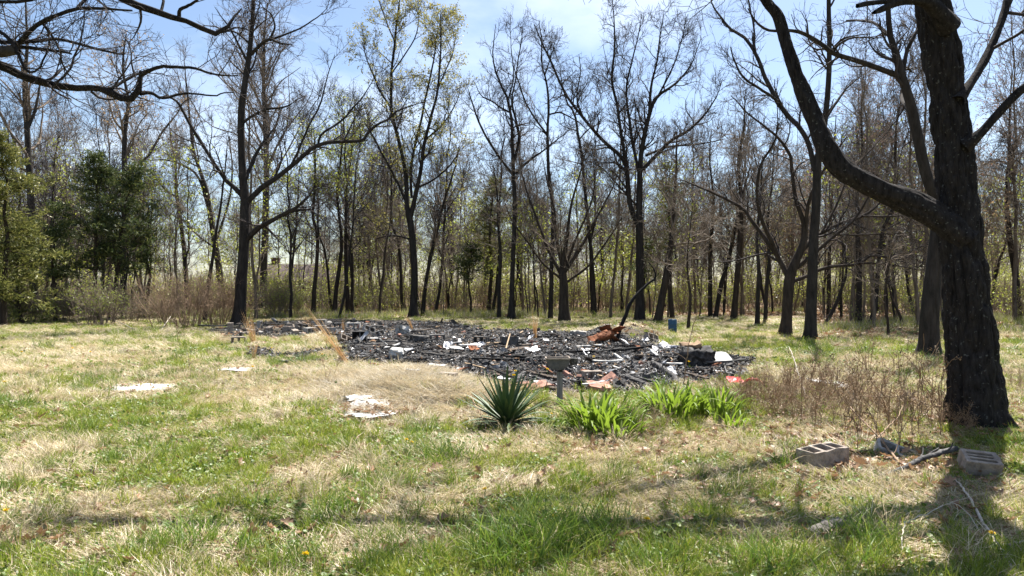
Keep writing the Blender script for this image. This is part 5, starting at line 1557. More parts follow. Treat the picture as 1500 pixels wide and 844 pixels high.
M['wood_tan'] = rough_mat('wood_tan', [(.3, (.22, .15, .09)), (.7, (.42, .31, .20))], 9, (.3, 3, 3), .3, 30, vary=.2)
M['wood_grey'] = rough_mat('wood_grey', [(.3, (.09, .09, .088)), (.7, (.24, .235, .23))], 9, (3, 3, .3), .4, 30)
M['metal_grey'] = rough_mat('metal_grey', [(.3, (.16, .16, .17)), (.7, (.40, .41, .43))], 5, bump=.1, rough=.45, spec=.6, metallic=.5, vary=.2)
M['soot_metal'] = rough_mat('soot_metal', [(.3, (.04, .038, .036)), (.6, (.11, .105, .10)), (.8, (.20, .19, .18))], 6, bump=.2, rough=.7)
M['blue_plastic'] = rough_mat('blue_plastic', [(.3, (.025, .07, .14)), (.7, (.03, .08, .14))], 4, bump=.05, rough=.5)
M['red_plastic'] = rough_mat('red_plastic', [(.3, (.55, .03, .03)), (.7, (.70, .07, .06))], 5, bump=.1, rough=.45)
rd = np.random.default_rng(51)


def rough_box(L, w, h, n=(4, 3, 3), amp=.01, seed=0, taper=0.0, f=9.0):
    """closed box whose faces are cut into a grid and knocked about"""
    V, Q, base = [], [], 0
    for ax in range(3):
        u, v = [(1, 2), (2, 0), (0, 1)][ax]
        for sg in (-1, 1):
            a, b = np.meshgrid(np.linspace(-1, 1, n[u] + 1), np.linspace(-1, 1, n[v] + 1), indexing='ij')
            p = np.zeros(a.shape + (3,)); p[..., ax] = sg; p[..., u] = a; p[..., v] = b
            I_ = np.arange(a.size).reshape(a.shape) + base
            q = np.stack([I_[:-1, :-1], I_[1:, :-1], I_[1:, 1:], I_[:-1, 1:]], -1).reshape(-1, 4)
            if sg < 0: q = q[:, ::-1]
            V.append(p.reshape(-1, 3)); Q.append(q); base += a.size
    V = np.concatenate(V)
    key = np.round(V * 1000).astype(int)
    uq, inv = np.unique(key, axis=0, return_inverse=True)
    inv = inv.ravel()
    Vu = np.zeros((len(uq), 3)); Vu[inv] = V
    Q = inv[np.concatenate(Q)]
    tp = 1 - taper * np.clip((Vu[:, 0:1] + .2), 0, 1.2)
    P = Vu * np.array([L / 2, w / 2, h / 2]); P[:, 1:] *= tp
    o = seed * 13.7
    d = np.stack([vnoise(Vu[:, 0] * L * f + o, Vu[:, 1] * 3 + k * 7, Vu[:, 2] * 3, 60 + k) - .5 for k in range(3)], 1)
    return P + d * 2 * amp, Q


def cored_block(L, w, h, cores, amp=.004, seed=0):
    """block with openings right through it; cores: list of (x0,x1,y0,y1)"""
    xs = sorted({-L / 2, L / 2, *[c[0] for c in cores], *[c[1] for c in cores]}); ys = sorted({-w / 2, w / 2, *[c[2] for c in cores], *[c[3] for c in cores]})
    nx, ny = len(xs) - 1, len(ys) - 1
    occ = np.ones((nx, ny), bool)
    for i in range(nx):
        for j in range(ny):
            mx, my = (xs[i] + xs[i + 1]) / 2, (ys[j] + ys[j + 1]) / 2
            occ[i, j] = not any(c[0] < mx < c[1] and c[2] < my < c[3] for c in cores)
    idx = {}
    V, Q = [], []

    def vid(i, j, k):
        if (i, j, k) not in idx:
            idx[(i, j, k)] = len(V)
            g = np.random.default_rng(seed * 977 + i * 71 + j * 13 + k)
            V.append(np.array([xs[i], ys[j], (0, h)[k]]) + g.normal(0, amp, 3))
        return idx[(i, j, k)]
    for i in range(nx):
        for j in range(ny):
            if not occ[i, j]: continue
            Q.append([vid(i, j, 1), vid(i + 1, j, 1), vid(i + 1, j + 1, 1), vid(i, j + 1, 1)]); Q.append([vid(i, j, 0), vid(i, j + 1, 0), vid(i + 1, j + 1, 0), vid(i + 1, j, 0)])
            for di, dj, a, b in ((-1, 0, (i, j + 1), (i, j)), (1, 0, (i + 1, j), (i + 1, j + 1)), (0, -1, (i, j), (i + 1, j)), (0, 1, (i + 1, j + 1), (i, j + 1))):
                ii, jj = i + di, j + dj
                if not (0 <= ii < nx and 0 <= jj < ny) or not occ[ii, jj]:
                    Q.append([vid(*a, 0), vid(*b, 0), vid(*b, 1), vid(*a, 1)])
    return np.array(V), np.array(Q)


def bevelled(me, wdt=.006, seg=1):
    bm_ = bmesh.new(); bm_.from_mesh(me)
    e = [x for x in bm_.edges if x.is_manifold and x.calc_face_angle(0) > .6]
    bmesh.ops.bevel(bm_, geom=e, offset=wdt, segments=seg, affect='EDGES', profile=.6)
    bm_.to_mesh(me); bm_.free(); me.update()
    return me


def two_core(L=.40, w=.20): return [(-L / 2 + .032, -.017, -w / 2 + .032, w / 2 - .032), (.017, L / 2 - .032, -w / 2 + .032, w / 2 - .032)]


BLK = {}
for m_ in ('concrete', 'concrete_tan', 'concrete_sooty'):
    for s in range(2):
        V, Q = cored_block(.40, .20, .195, two_core(), .004, s + 1)
        BLK[m_, s] = bevelled(MB().add(V - [0, 0, .0975], Q).build('concrete_block', M[m_], False))


def block(px, py, m_, label, rot=(0, 0, 0), lift=None, s=0, scale=1.0, group='concrete blocks left from the burnt house'):
    x_, y_, z_ = Gp(px, py)
    rx, ry, rz = (math.radians(a) for a in rot)
    hz = .0975 if abs(rot[1]) < 45 and abs(rot[0]) < 45 else (.20 if abs(rot[1]) > 45 else .10)
    o = link('concrete_block', BLK[m_, s], None, (x_, y_ + .1, z_ + hz * scale - .015 + (lift or 0)), (rx, ry, rz), scale)
    return tag(o, label, 'concrete block', group)


block(336, 489, 'concrete_tan', 'brown concrete block standing on end at the left end of the rubble', (0, 90, 20))
block(348, 503, 'concrete_tan', 'brown concrete block lying flat below the leaning broomsedge at left', (90, 0, 8))
block(379, 482, 'concrete', 'small grey concrete block on end behind the loose broomsedge at left', (0, 90, -12), s=1, scale=.8)
block(452, 490, 'concrete', 'grey concrete block with hollow cores facing right, in front of the other blocks', (90, 0, 62))
block(468, 485, 'concrete', 'grey concrete block under another one, left of the pale broomsedge', (90, 0, 10), s=1)
block(469, 484, 'concrete', 'grey concrete block stacked on top of another one, topmost of the rubble at left', (90, 0, -8), lift=.19)
block(440, 483, 'concrete_tan', 'pinkish tan concrete block tilted on the heap at the left of the rubble', (80, 12, 35))
block(421, 486, 'concrete_tan', 'tan concrete block lying low left of the pinkish one', (0, 5, 20))
block(497, 481, 'concrete_sooty', 'blackened concrete block left behind the pale broomsedge', (90, 0, 5))
block(518, 485, 'concrete', 'wide grey concrete block right of the pale broomsedge', (90, 0, -4), scale=1.12)
block(539, 487, 'concrete', 'grey concrete block tipped on its corner right of the wide grey one', (70, 20, 30), s=1)
block(551, 485, 'concrete_sooty', 'dark grey concrete block at the back of the rubble right of the tipped one', (90, 0, 10), scale=1.08)
block(553, 493, 'concrete', 'grey concrete block half sunk in rubble in front of the dark grey one', (75, -14, 40), s=1, scale=.9)
block(504, 502, 'concrete_tan', 'tilted concrete block lying at the feet of the black burnt box', (55, 25, 40))
block(455, 482, 'concrete_sooty', 'sooty concrete block between the pinkish block and the stack', (90, 0, 30), s=1, scale=.95)
block(481, 488, 'concrete', 'grey concrete block fallen flat right of the stack', (0, 4, 55), s=1)
block(640, 500, 'concrete_sooty', 'sooty concrete block lying near the back of the burnt ground', (90, 0, 15))
block(705, 503, 'concrete_sooty', 'sooty concrete block in the middle of the rubble left of the black tub', (90, 0, -20), s=1)
block(655, 560, 'concrete_tan', 'brown concrete block at the near edge of the rubble behind the thatch', (90, 0, -25), scale=.75)
block(868, 557, 'concrete_tan', 'brown concrete block lying with a pale top behind the daylilies', (90, 0, 12), s=1, scale=.82)
block(955, 500, 'concrete_tan', 'pale tan concrete block on the brown mound at the right of the rubble', (60, 15, 30), s=1)
# the foreground blocks
cs = [(-.175, -.075, -.068, .068), (-.05, .05, -.068, .068), (.075, .175, -.068, .068)]
V, Q = cored_block(.42, .20, .19, [(-.21 + .03, -.085, -.07, .07), (-.055, .055, -.07, .07), (.085, .18, -.07, .07)], .005, 7)
me_ = bevelled(MB().add(V, Q).build('concrete_block', M['concrete_tan'], False), .008, 2)
x_, y_, z_ = Gp(1214, 686)
tag(link('concrete_block', me_, None, (x_, y_ + .12, z_ - .03), (math.radians(3), math.radians(-3), math.radians(24))), 'weathered tan concrete block with three open cores, lying in leaves in the right foreground', 'concrete block')
V, Q = cored_block(.28, .20, .15, [(-.10, .10, -.066, -.034), (-.10, .10, -.016, .016), (-.10, .10, .034, .066)], .003, 9)
me_ = bevelled(MB().add(V, Q).build('slotted_block', M['concrete_tan'], False), .006, 2)
x_, y_, z_ = Gp(1440, 697)
tag(link('slotted_block', me_, None, (x_ + .02, y_ + .10, z_ + .01), (math.radians(20), math.radians(5), math.radians(-14))), 'pale block with three narrow slots across its top, before the big oak', 'concrete block')
V, Q = cored_block(.36, .19, .17, two_core(.36, .19), .006, 12)
me_ = bevelled(MB().add(V - [0, 0, .085], Q).build('concrete_block', M['concrete'], False), .008, 2)
x_, y_, z_ = Gp(1320, 668)
tag(link('concrete_block', me_, None, (x_, y_ + .1, z_ - .03), (math.radians(18), math.radians(16), math.radians(-20))), 'grey concrete block half buried and tilted behind the charred branch, left of the big oak', 'concrete block')


# --- scattered single pieces, alike pieces share meshes
def pieces(name, label, cat, group, meshes, n, rot, scale, where, lift, near=1.0, low=.75):
    k = 0; guard = 0
    while k < n and guard < 40000:
        guard += 1
        px = rd.uniform(300, 1095); py = 473 + (580 - 473) * rd.random() ** near
        if not where(px, py): continue
        x_, y_ = G(px, py)
        if burn_mask(np.array([x_]), np.array([y_]))[0] < low: continue
        z_ = gz(x_, y_)
        o = link(name, meshes[rd.integers(len(meshes))], None, (x_, y_, z_ + lift), (rd.normal(0, rot[0]), rd.normal(0, rot[1]), rd.uniform(0, 6.28)), rd.uniform(*scale))
        tag(o, label, cat, group)
        k += 1


anyw = lambda px, py: px > 490 and (px > 560 or py < 515)
midw = lambda px, py: anyw(px, py) or rd.random() < .05
BOARDS = [MB().add(*rough_box(L, w, h, (10, 2, 2), .012, i, .35)).build('charred_board', M[('char', 'char_brown', 'char', 'char_black', 'char_brown')[i]], False) for i, (L, w, h) in enumerate([(1.3, .11, .05), (1.0, .14, .04), (.8, .09, .06), (1.7, .10, .05), (.6, .13, .05)])]
CHUNK = [MB().add(*rough_box(L, w, h, (4, 4, 3), .05, i + 20, .1, 6)).build('rubble_chunk', M[m_], False) for i, (L, w, h, m_) in enumerate([(.32, .24, .18, 'char'), (.26, .22, .15, 'char'), (.3, .2, .2, 'concrete_sooty'), (.22, .2, .14, 'concrete_sooty'), (.24, .18, .12, 'ash')])]
BRICK = [bevelled(MB().add(*rough_box(.215, .10, .068, (4, 2, 2), .006, i + 30)).build('red_brick', M['brick'], False), .004) for i in range(3)]


def sheet_mesh(name, L, w, m_, seed, amp=.06, th=.004, n=(10, 7)):
    a, b = np.meshgrid(np.linspace(-.5, .5, n[0]), np.linspace(-.5, .5, n[1]), indexing='ij')
    e = .16 * (vnoise(a * 7 + seed, b * 7, 0, 81) - .5) + .10 * (vnoise(a * 17 + seed, b * 17, 0, 83) - .5)
    zz = amp * (fbm(a * L * 4 + seed * 3, b * w * 5, 0, 82, 3) - .5) * 2
    top = np.stack([(a + e) * L, (b + e) * w, zz + th], -1).reshape(-1, 3); bot = top - [0, 0, th]
    I_ = np.arange(a.size).reshape(a.shape); k = a.size
    q = np.stack([I_[:-1, :-1], I_[1:, :-1], I_[1:, 1:], I_[:-1, 1:]], -1).reshape(-1, 4)
    rim = np.concatenate([I_[:, 0], I_[-1, 1:], I_[-2::-1, -1], I_[0, -2:0:-1]])
    rq = np.stack([rim, rim + k, np.roll(rim, -1) + k, np.roll(rim, -1)], 1)
    return MB().add(np.vstack([top, bot]), np.vstack([q, q[:, ::-1] + k, rq])).build(name, M[m_], False)


WHITE = [sheet_mesh('white_scrap', L, w, 'white_scrap', i, .04, .012) for i, (L, w) in enumerate([(.5, .16), (.3, .22), (.7, .12), (.22, .18)])]
TIN = [sheet_mesh('metal_scrap', L, w, 'metal_grey', i + 9, .09, .003) for i, (L, w) in enumerate([(.6, .35), (.45, .3), (.8, .3)])]
RUSTY = [sheet_mesh('rusty_scrap', L, w, 'rust', i + 19, .09, .004) for i, (L, w) in enumerate([(.5, .3), (.35, .25), (.7, .15)])]
TANB = [MB().add(*rough_box(L, w, h, (8, 2, 2), .008, i + 50, .1)).build('broken_board', M['wood_tan'], False) for i, (L, w, h) in enumerate([(.7, .10, .025), (.45, .09, .03), (.9, .07, .03)])]
pieces('charred_board', 'charred broken board lying in the burnt rubble', 'board', 'charred boards in the rubble', BOARDS, 120, (.08, .09), (.4, 1.0), midw, .06, .9)
pieces('rubble_chunk', 'sooty lump of rubble lying in the burnt ground', 'rubble', 'sooty lumps in the rubble', CHUNK, 85, (.5, .5), (.3, .75), midw, .04, .9)
pieces('white_scrap', 'broken white scrap of plaster or panel lying in the burnt rubble', 'scrap', 'white scraps in the rubble', WHITE, 18, (.25, .25), (.2, .5), anyw, .09, .9)
pieces('metal_scrap', 'crumpled grey metal scrap lying in the burnt rubble', 'metal scrap', 'grey metal scraps in the rubble', TIN, 24, (.3, .3), (.35, .8), anyw, .09)
pieces('rusty_scrap', 'rusty metal scrap lying in the burnt rubble', 'metal scrap', 'rusty scraps in the rubble', RUSTY, 12, (.3, .3), (.3, .6), anyw, .09)
pieces('red_brick', 'loose red brick lying in the burnt rubble', 'brick', 'loose red bricks in the rubble', BRICK, 10, (.4, .4), (.75, .9), anyw, .05, .8)
pieces('broken_board', 'pale tan broken board lying in the burnt rubble', 'board', 'pale boards in the rubble', TANB, 18, (.12, .12), (.4, .9), anyw, .08)

FRAG = [bevelled(MB().add(*rough_box(L, w, h, (3, 2, 2), .018, i + 120, .12, 7)).build('block_fragment', M[m_], False), .008) for i, (L, w, h, m_) in enumerate([(.30, .20, .19, 'concrete'), (.22, .20, .16, 'concrete_tan'), (.26, .18, .12, 'concrete'), (.2, .16, .14, 'concrete_tan')])]
pieces('block_fragment', 'broken lump of concrete block in the straw at the left end of the rubble', 'concrete fragment', 'concrete fragments at the left end of the rubble', FRAG, 26, (.3, .3), (.6, 1.05), lambda px, py: 335 < px < 570 and py < 499, .09, 1.4, .35)
pieces('charred_stick', 'charred stick lying in straw at the left end of the rubble', 'stick', 'charred sticks at the left end of the rubble', BOARDS[:2], 12, (.06, .06), (.4, .8), lambda px, py: 300 < px < 500, .05, 1.2, .3)

# countless chips, flakes and splinters
CHIP = []
for i, (L, w, h, m_) in enumerate([(.16, .035, .02, 'char'), (.10, .05, .03, 'char'), (.22, .025, .02, 'char'), (.08, .06, .04, 'char'), (.12, .09, .05, 'char'), (.07, .05, .03, 'ash'), (.10, .07, .015, 'ash'),
                                   (.07, .05, .02, 'white_scrap'), (.06, .045, .03, 'rust'), (.08, .05, .03, 'brick'), (.09, .05, .012, 'metal_grey'), (.14, .03, .012, 'wood_tan'), (.55, .016, .014, 'char'), (.42, .014, .012, 'wood_grey'), (.30, .012, .01, 'wood_tan'), (.09, .07, .03, 'char_brown'), (.06, .05, .03, 'char_brown')]):
    CHIP.append(MB().add(*rough_box(L, w, h, (2, 1, 1), .012, i + 70, .2)).build('chip', M[m_], False))
n_ = 64000
cx_ = rd.uniform(290, 1105, n_); cy_ = 472 + 112 * rd.random(n_) ** .85
hx, hy = G(cx_, cy_)
kp = rd.random(n_) < np.clip(burn_mask(hx, hy) * 1.2 - .12, 0, 1) * np.clip((fbm(hx * 1.1, hy * .7, 5, 98, 3) - .30) * 6, .12, 1) * np.where((cx_ < 490) | ((cx_ < 560) & (cy_ > 515)), .9, 1)
hx, hy = hx[kp], hy[kp]; k_ = len(hx)
scatter('rubble', 'black charcoal rubble with ash, splinters and flakes covering the burnt ground', CHIP, np.stack([hx, hy, hgt(hx, hy) + rd.uniform(0, .05, k_)], 1), np.c_[rd.normal(0, .4, (k_, 2)), rd.uniform(0, 6.28, k_)], np.stack([rd.uniform(.3, .95, k_), rd.uniform(.3, .95, k_), rd.uniform(.2, .7, k_)], 1) * ((hy / 14) ** .35)[:, None],
        np.where(rd.random(k_) < np.clip((fbm(hx * .8, hy * .55, 0, 99, 3) - .40) * 2.6, .05, .75),
                 rd.choice(17, k_, p=[.03, .03, .03, .03, .03, .22, .19, .09, .02, .015, .05, .06, .03, .05, .025, .05, .05]),
                 rd.choice(17, k_, p=[.14, .15, .11, .13, .12, .05, .03, .02, .01, .01, .02, .02, .05, .02, .01, .06, .05])))


# --- single pieces that can be pointed out
def place(name, me, px, py, label, cat, rot=(0, 0, 0), lift=0.0, scale=1.0):
    x_, y_, z_ = Gp(px, py)
    return tag(link(name, me, None, (x_, y_, z_ + lift), tuple(math.radians(a) for a in rot), scale), label, cat)


def stick(name, pts, label, cat, m_, r0, r1, side=None, s=8, wig=.004):
    """pts: (px, py of the ground point below, height above ground)"""
    q = []
    for px, py, h_ in pts:
        x_, y_, z_ = Gp(px, py); q.append((x_, y_, z_ + h_))
    p = spline(q, max(8, 5 * len(q)))
    p = p + rd.normal(size=p.shape) * wig * np.minimum(1, np.arange(len(p))[:, None])
    mb = MB().add(*tubes(p, np.linspace(r0, r1, len(p)), s))
    if side:
        A, RA = grow(p[None], np.linspace(r0, r1, len(p))[None], side[0], (.2, .95), (25, 60), side[1], 5, .5, .003, .15, side[2], rd, .4, .3)
        if len(A): mb.add(*tubes(A, RA, 5))
    o = link(name, mb.build(name, M[m_], True, q[0]), None, q[0])
    return tag(o, label, cat)


# basin on a post
x_, y_, z_ = Gp(820, 594)
r = tag(empty('basin_post', (x_, y_, z_)), 'scorched dark basin fixed on a short weathered grey post before the rubble', 'post')
link('post', MB().add(*(lambda vq: (vq[0][:, [2, 1, 0]] * [1, 1, 1] + [0, 0, .20], vq[1][:, ::-1]))(rough_box(.52, .075, .075, (6, 2, 2), .003, 91))).build('post', M['wood_grey'], False), r)
a = np.linspace(0, np.pi, 15)
prof = np.stack([-.155 * np.cos(a), -.15 * np.sin(a) ** .7], 1)
V, Q = [], []
for yy in (-.10, .10):
    for sc in (1.0, .9): V += [[u * sc - .03, yy * (1 if sc == 1 else .9), .64 + v * sc] for u, v in prof]
V = np.array(V); k = 15
q = []
for i in range(k - 1):
    q += [[i, i + 1, 2 * k + i + 1, 2 * k + i], [k + i + 1, k + i, 3 * k + i, 3 * k + i + 1]]
for e in (0, k - 1): q += [[e, 2 * k + e, 3 * k + e, k + e]] if e else [[e, k + e, 3 * k + e, 2 * k + e]]
mb = MB().add(V, np.array(q))
for yy, o_ in ((-.10, 0), (.10, 2 * k)):                                             # end walls
    c = len(V)
    cv = np.array([[u - .03, yy * .985, .64 + v] for u, v in prof] + [[-.03, yy * .985, .64]])
    mb.add(cv, np.array([[i, i + 1, k] if yy > 0 else [i + 1, i, k] for i in range(k - 1)]))
link('basin', mb.build('basin', M['soot_metal'], False), r)
mb = MB()
for b_ in ((-.03, -.104, .645, .33, .02, .022), (-.03, .104, .645, .33, .02, .022), (-.19, 0, .645, .02, .19, .022), (.13, 0, .645, .02, .19, .022)): mb.add(*box(*b_))
link('rim', mb.build('rim', M['concrete_tan'], False), r)
link('bracket', MB().add(*box(.01, 0, .475, .06, .06, .05)).build('bracket', M['char'], False), r)
link('side_box', MB().add(*rough_box(.09, .10, .09, (2, 2, 2), .008, 92)).build('side_box', M['char'], False), r, (.19, 0, .60))

# blue barrel
x_, y_, z_ = Gp(985, 488)
r = tag(empty('barrel', (x_, y_, z_)), 'blue barrel standing at the edge of the woods right of centre', 'barrel')
r.scale = (.52, .52, .54)
zz = np.array([0, .01, .05, .28, .30, .32, .55, .57, .59, .82, .86, .88, .86]); rr = np.array([.02, .27, .285, .285, .30, .285, .285, .30, .285, .285, .27, .24, .02])
link('body', MB().add(*tubes(np.stack([0 * zz, 0 * zz, zz], 1), rr, 20)).build('body', M['blue_plastic']), r)
link('rim', MB().add(*(lambda t_: tubes(np.stack([.25 * np.cos(t_), .25 * np.sin(t_), .885 + 0 * t_], 1), np.full(25, .012), 6))(np.linspace(0, 2 * np.pi, 25))).build('rim', M['blue_plastic']), r)
link('bung', MB().add(*tubes(np.array([[.12, 0, .87], [.12, 0, .90], [.12, 0, .905]]), np.array([.03, .03, .002]), 10)).build('bung', M['blue_plastic']), r)

# charred pole with its fork, leaning out of the rusty heap
xp, yp, zp = Gp(904, 498)
pole = [(903, 500, 7), (910, 478, 7), (919, 455, 7), (927, 439, 6.5), (938, 426, 5.5), (950, 415, 4.5), (960, 408, 3.5)]
P, R = stroke(pole, yp, 0, .6, 26, rd, .012)
o = link('charred_pole', MB().add(*tubes(P, R, 9)).build('charred_pole', M['char_black'], True, P[0]), None, P[0])
tag(o, 'charred black pole leaning right out of the rusty heap', 'pole')
P2, R2 = stroke([(957, 412, 4.5), (960, 405, 4), (958, 395, 3), (950, 384, 2)], yp, .6, .5, 10)
link('fork', MB().add(*tubes(P2, R2, 6)).build('fork', M['char_black'], True, P[0]), o)
# rusty heap and its mound
for i, (px, py, rot, sc, lift) in enumerate([(878, 499, (20, -25, 10), 1.3, .12), (888, 495, (-10, 15, 70), 1.5, .30), (897, 497, (15, 20, 120), 1.4, .22), (884, 502, (30, 10, 200), 1.2, .08), (903, 502, (-15, 30, 20), 1.2, .12), (890, 500, (50, -10, 40), 1.2, .2)]):
    place('rusty_sheet', RUSTY[i % 3], px, py, 'bent rust-red metal sheet in the heap at the foot of the charred pole', 'metal scrap', rot, lift, sc)['group'] = 'rusty sheets heaped by the charred pole'
# burnt trunk and panel at the right end
V, Q = rough_box(.62, .40, .42, (8, 6, 6), .05, 93, 0, 5); V[:, 2] = np.where(V[:, 2] > 0, V[:, 2] * (1 - .35 * (V[:, 1] / .2) ** 2), V[:, 2])
place('burnt_lump', MB().add(V, Q).build('burnt_lump', M['char'], True), 1020, 537, 'rounded burnt-out black and brown stuffed lump at the right end of the rubble', 'rubble', (0, 0, 8), .17)
V, Q = rough_box(.36, .30, .12, (6, 5, 3), .04, 94, 0, 6)
place('scorched_cushion', MB().add(V, Q).build('scorched_cushion', M['weed_brown'], True), 1012, 535, 'brown scorched cushion-like top of the burnt lump at right', 'rubble', (8, -6, 10), .37)
place('white_scrap', MB().add(*rough_box(.62, .42, .05, (6, 4, 1), .01, 95)).build('white_scrap', M['white_scrap'], False), 1047, 536, 'clean white panel leaning right of the burnt lump', 'panel', (22, 0, 5), .16)
stick('metal_pipe', [(1030, 539, .10), (1060, 538, .11), (1092, 537, .14)], 'dark metal pipe lying in front of the white panel', 'pipe', 'soot_metal', .022, .018, wig=.002)
stick('iron_rod', [(1061, 541, .10), (1064, 549, .04), (1068, 556, 0)], 'short dark leg slanting down from the metal pipe', 'pipe', 'soot_metal', .018, .014, wig=.002)
# white pieces
WP = [(690, 512, 'long pale panel in the middle of the rubble', (.9, .16), (4, 3, 12)), (665, 508, 'pale shard left of the long pale panel', (.7, .12), (3, -4, -8)), (668, 516, 'white torn panel in the middle of the rubble', (.55, .28), (8, 6, 30)),
      (566, 510, 'white folded panel standing like a V left in the rubble', (.75, .22), (15, 30, 60)), (574, 513, 'white folded panel half lying beside the V-shaped one', (.7, .2), (10, -14, -20)), (540, 501, 'white sheet lying flat right of the black burnt box', (.8, .22), (3, 0, 5)),
      (862, 512, 'long whitish plank slanting at the right middle of the rubble', (1.15, .16), (3, -5, -28)), (906, 531, 'bright white shard right of the middle of the rubble', (.36, .25), (15, 22, 40)), (800, 503, 'small white scrap by the upright broomsedge', (.28, .2), (10, 5, 10)),
      (890, 536, 'pale flat board below the bright white shard', (.9, .12), (3, 2, 8)), (958, 524, 'white crumpled wrapper at the right of the rubble', (.4, .28), (25, 10, 60)), (985, 541, 'white strip lying left of the burnt lump', (.6, .1), (3, 0, -20)),
      (640, 543, 'pale slab at the near edge of the rubble', (.5, .18), (5, 5, 10)), (792, 570, 'whitish flake on the pink slabs before the rubble', (.35, .16), (6, 4, 20)), (870, 571, 'white pale slat before the daylilies', (.7, .09), (3, 0, 35)), (605, 552, 'small white scrap at the rubble edge by the thatch', (.3, .12), (0, 0, 10))]
for i, (px, py, lab, (L, w), rot) in enumerate(WP):
    place('white_scrap', sheet_mesh('white_scrap', L * .62, w * .7, 'white_scrap', 40 + i, .03, .02), px, py, lab, 'panel', (rot[0] * 1.6, rot[1], rot[2]), .10)
V, Q = rough_box(.30, .26, .26, (6, 6, 6), .05, 96, .1, 5)
V = V * (1 - .18 * (np.linalg.norm(V / [.15, .13, .13], axis=1, keepdims=True) - 1))
place('white_lump', MB().add(V, Q).build('white_lump', M['white_scrap'], True), 581, 527, 'rounded white porcelain-like lump at the near left of the rubble', 'scrap', (10, 5, 0), .13)
place('white_bag', MB().add(*rough_box(.36, .3, .34, (7, 6, 6), .10, 97, .2, 7)).build('white_bag', M['white_scrap'], False), 590, 492, 'crumpled pale bag-like heap at the back left of the rubble', 'scrap', (0, 0, 20), .15)
# black burnt box with openings
x_, y_, z_ = Gp(527, 502)
r = tag(empty('burnt_box', (x_, y_, z_), .1), 'black burnt appliance box with open front among the concrete blocks', 'appliance')
r.scale = (.66, .66, .74)
mb = MB()
for b_ in ((0, .2, .22, .6, .03, .44), (-.29, 0, .22, .03, .40, .44), (.29, 0, .22, .03, .40, .44), (0, 0, .43, .56, .40, .03), (0, 0, .012, .56, .40, .03), (.03, 0, .22, .03, .38, .41)): mb.add(*box(*b_))
link('case', mb.build('case', M['char'], False), r)
link('pale_strip', MB().add(*box(.03, -.21, .22, .045, .02, .36)).build('pale_strip', M['ash'], False), r)
# black tub
x_, y_, z_ = Gp(746, 508)
r = tag(empty('black_tub', (x_, y_, z_), .2), 'black curved tub lying open in the middle of the rubble', 'tub')
r.scale = (.55, .6, .62)
a = np.linspace(0, np.pi, 13); mb = MB()
o_ = np.array([[-.42 * np.cos(t_), yy, .34 - .34 * np.sin(t_) ** .6] for yy in (-.22, .22) for t_ in a]); n0 = 13
mb.add(o_, np.array([[i, i + 1, n0 + i + 1, n0 + i] for i in range(12)]))
i_ = o_ * [.95, .97, 1] + [0, 0, .016]
mb.add(i_, np.array([[i + 1, i, n0 + i, n0 + i + 1] for i in range(12)]))
for yy in (-.22, .22):
    c_ = np.array([[-.42 * np.cos(t_), yy, .34 - .34 * np.sin(t_) ** .6] for t_ in a] + [[0, yy, .335]])
    mb.add(c_, np.array([[i, i + 1, 13] for i in range(12)]))
link('shell', mb.build('shell', M['soot_metal'], False), r)
stick('stick', [(741, 514, .05), (747, 506, .30)], 'pale tan stick leaning on the black tub', 'stick', 'wood_tan', .02, .016, wig=.002)
place('dark_slab', MB().add(*rough_box(.52, .3, .16, (8, 4, 3), .03, 98)).build('dark_slab', M['concrete_sooty'], False), 615, 501, 'long dark slab lying behind the leaning broomsedge at the back of the rubble', 'slab', (2, 3, -4), .1)
place('grey_slab', MB().add(*rough_box(.5, .25, .13, (8, 4, 3), .02, 99)).build('grey_slab', M['concrete'], False), 847, 492, 'grey slab at the back edge of the rubble left of the rusty heap', 'slab', (2, 3, -2), .08)
# pinkish slabs, red bits
for px, py, L, w, m_, rot, lab in [(788, 572, .34, .26, 'brick', (12, -14, 20), 'pinkish clay slab left of the grey post'), (803, 570, .30, .22, 'brick', (14, 12, 70), 'darker red clay slab close left of the grey post'), (878, 574, .34, .22, 'brick', (18, 4, 10), 'pink clay slab behind the daylilies'),
                                  (891, 562, .28, .16, 'brick', (30, -28, 30), 'orange-red broken clay piece behind the daylilies'), (888, 578, .2, .14, 'brick', (20, 10, 80), 'small orange clay piece in the daylilies'), (553, 540, .3, .12, 'rust', (10, 10, 40), 'rust-red scrap at the near left edge of the rubble')]:
    place('clay_slab', MB().add(*rough_box(L, w, .06, (5, 4, 1), .018, int(px) % 89)).build('clay_slab', M[m_], False), px, py, lab, 'slab', rot, .06)
place('red_scrap', sheet_mesh('red_scrap', .26, .14, 'red_plastic', 71, .05, .01), 1077, 566, 'bright red plastic scrap right of the daylilies', 'scrap', (30, 0, 10), .10)
a = np.linspace(.15, np.pi * .95, 16)
place('red_hoop', MB().add(*tubes(np.stack([.15 * np.cos(a), 0 * a, .15 * np.sin(a)], 1), np.full(16, .022), 8)).build('red_hoop', M['red_plastic']), 1103, 570, 'red plastic hoop sticking up behind the brown brush', 'scrap', (20, 0, -15), .02)
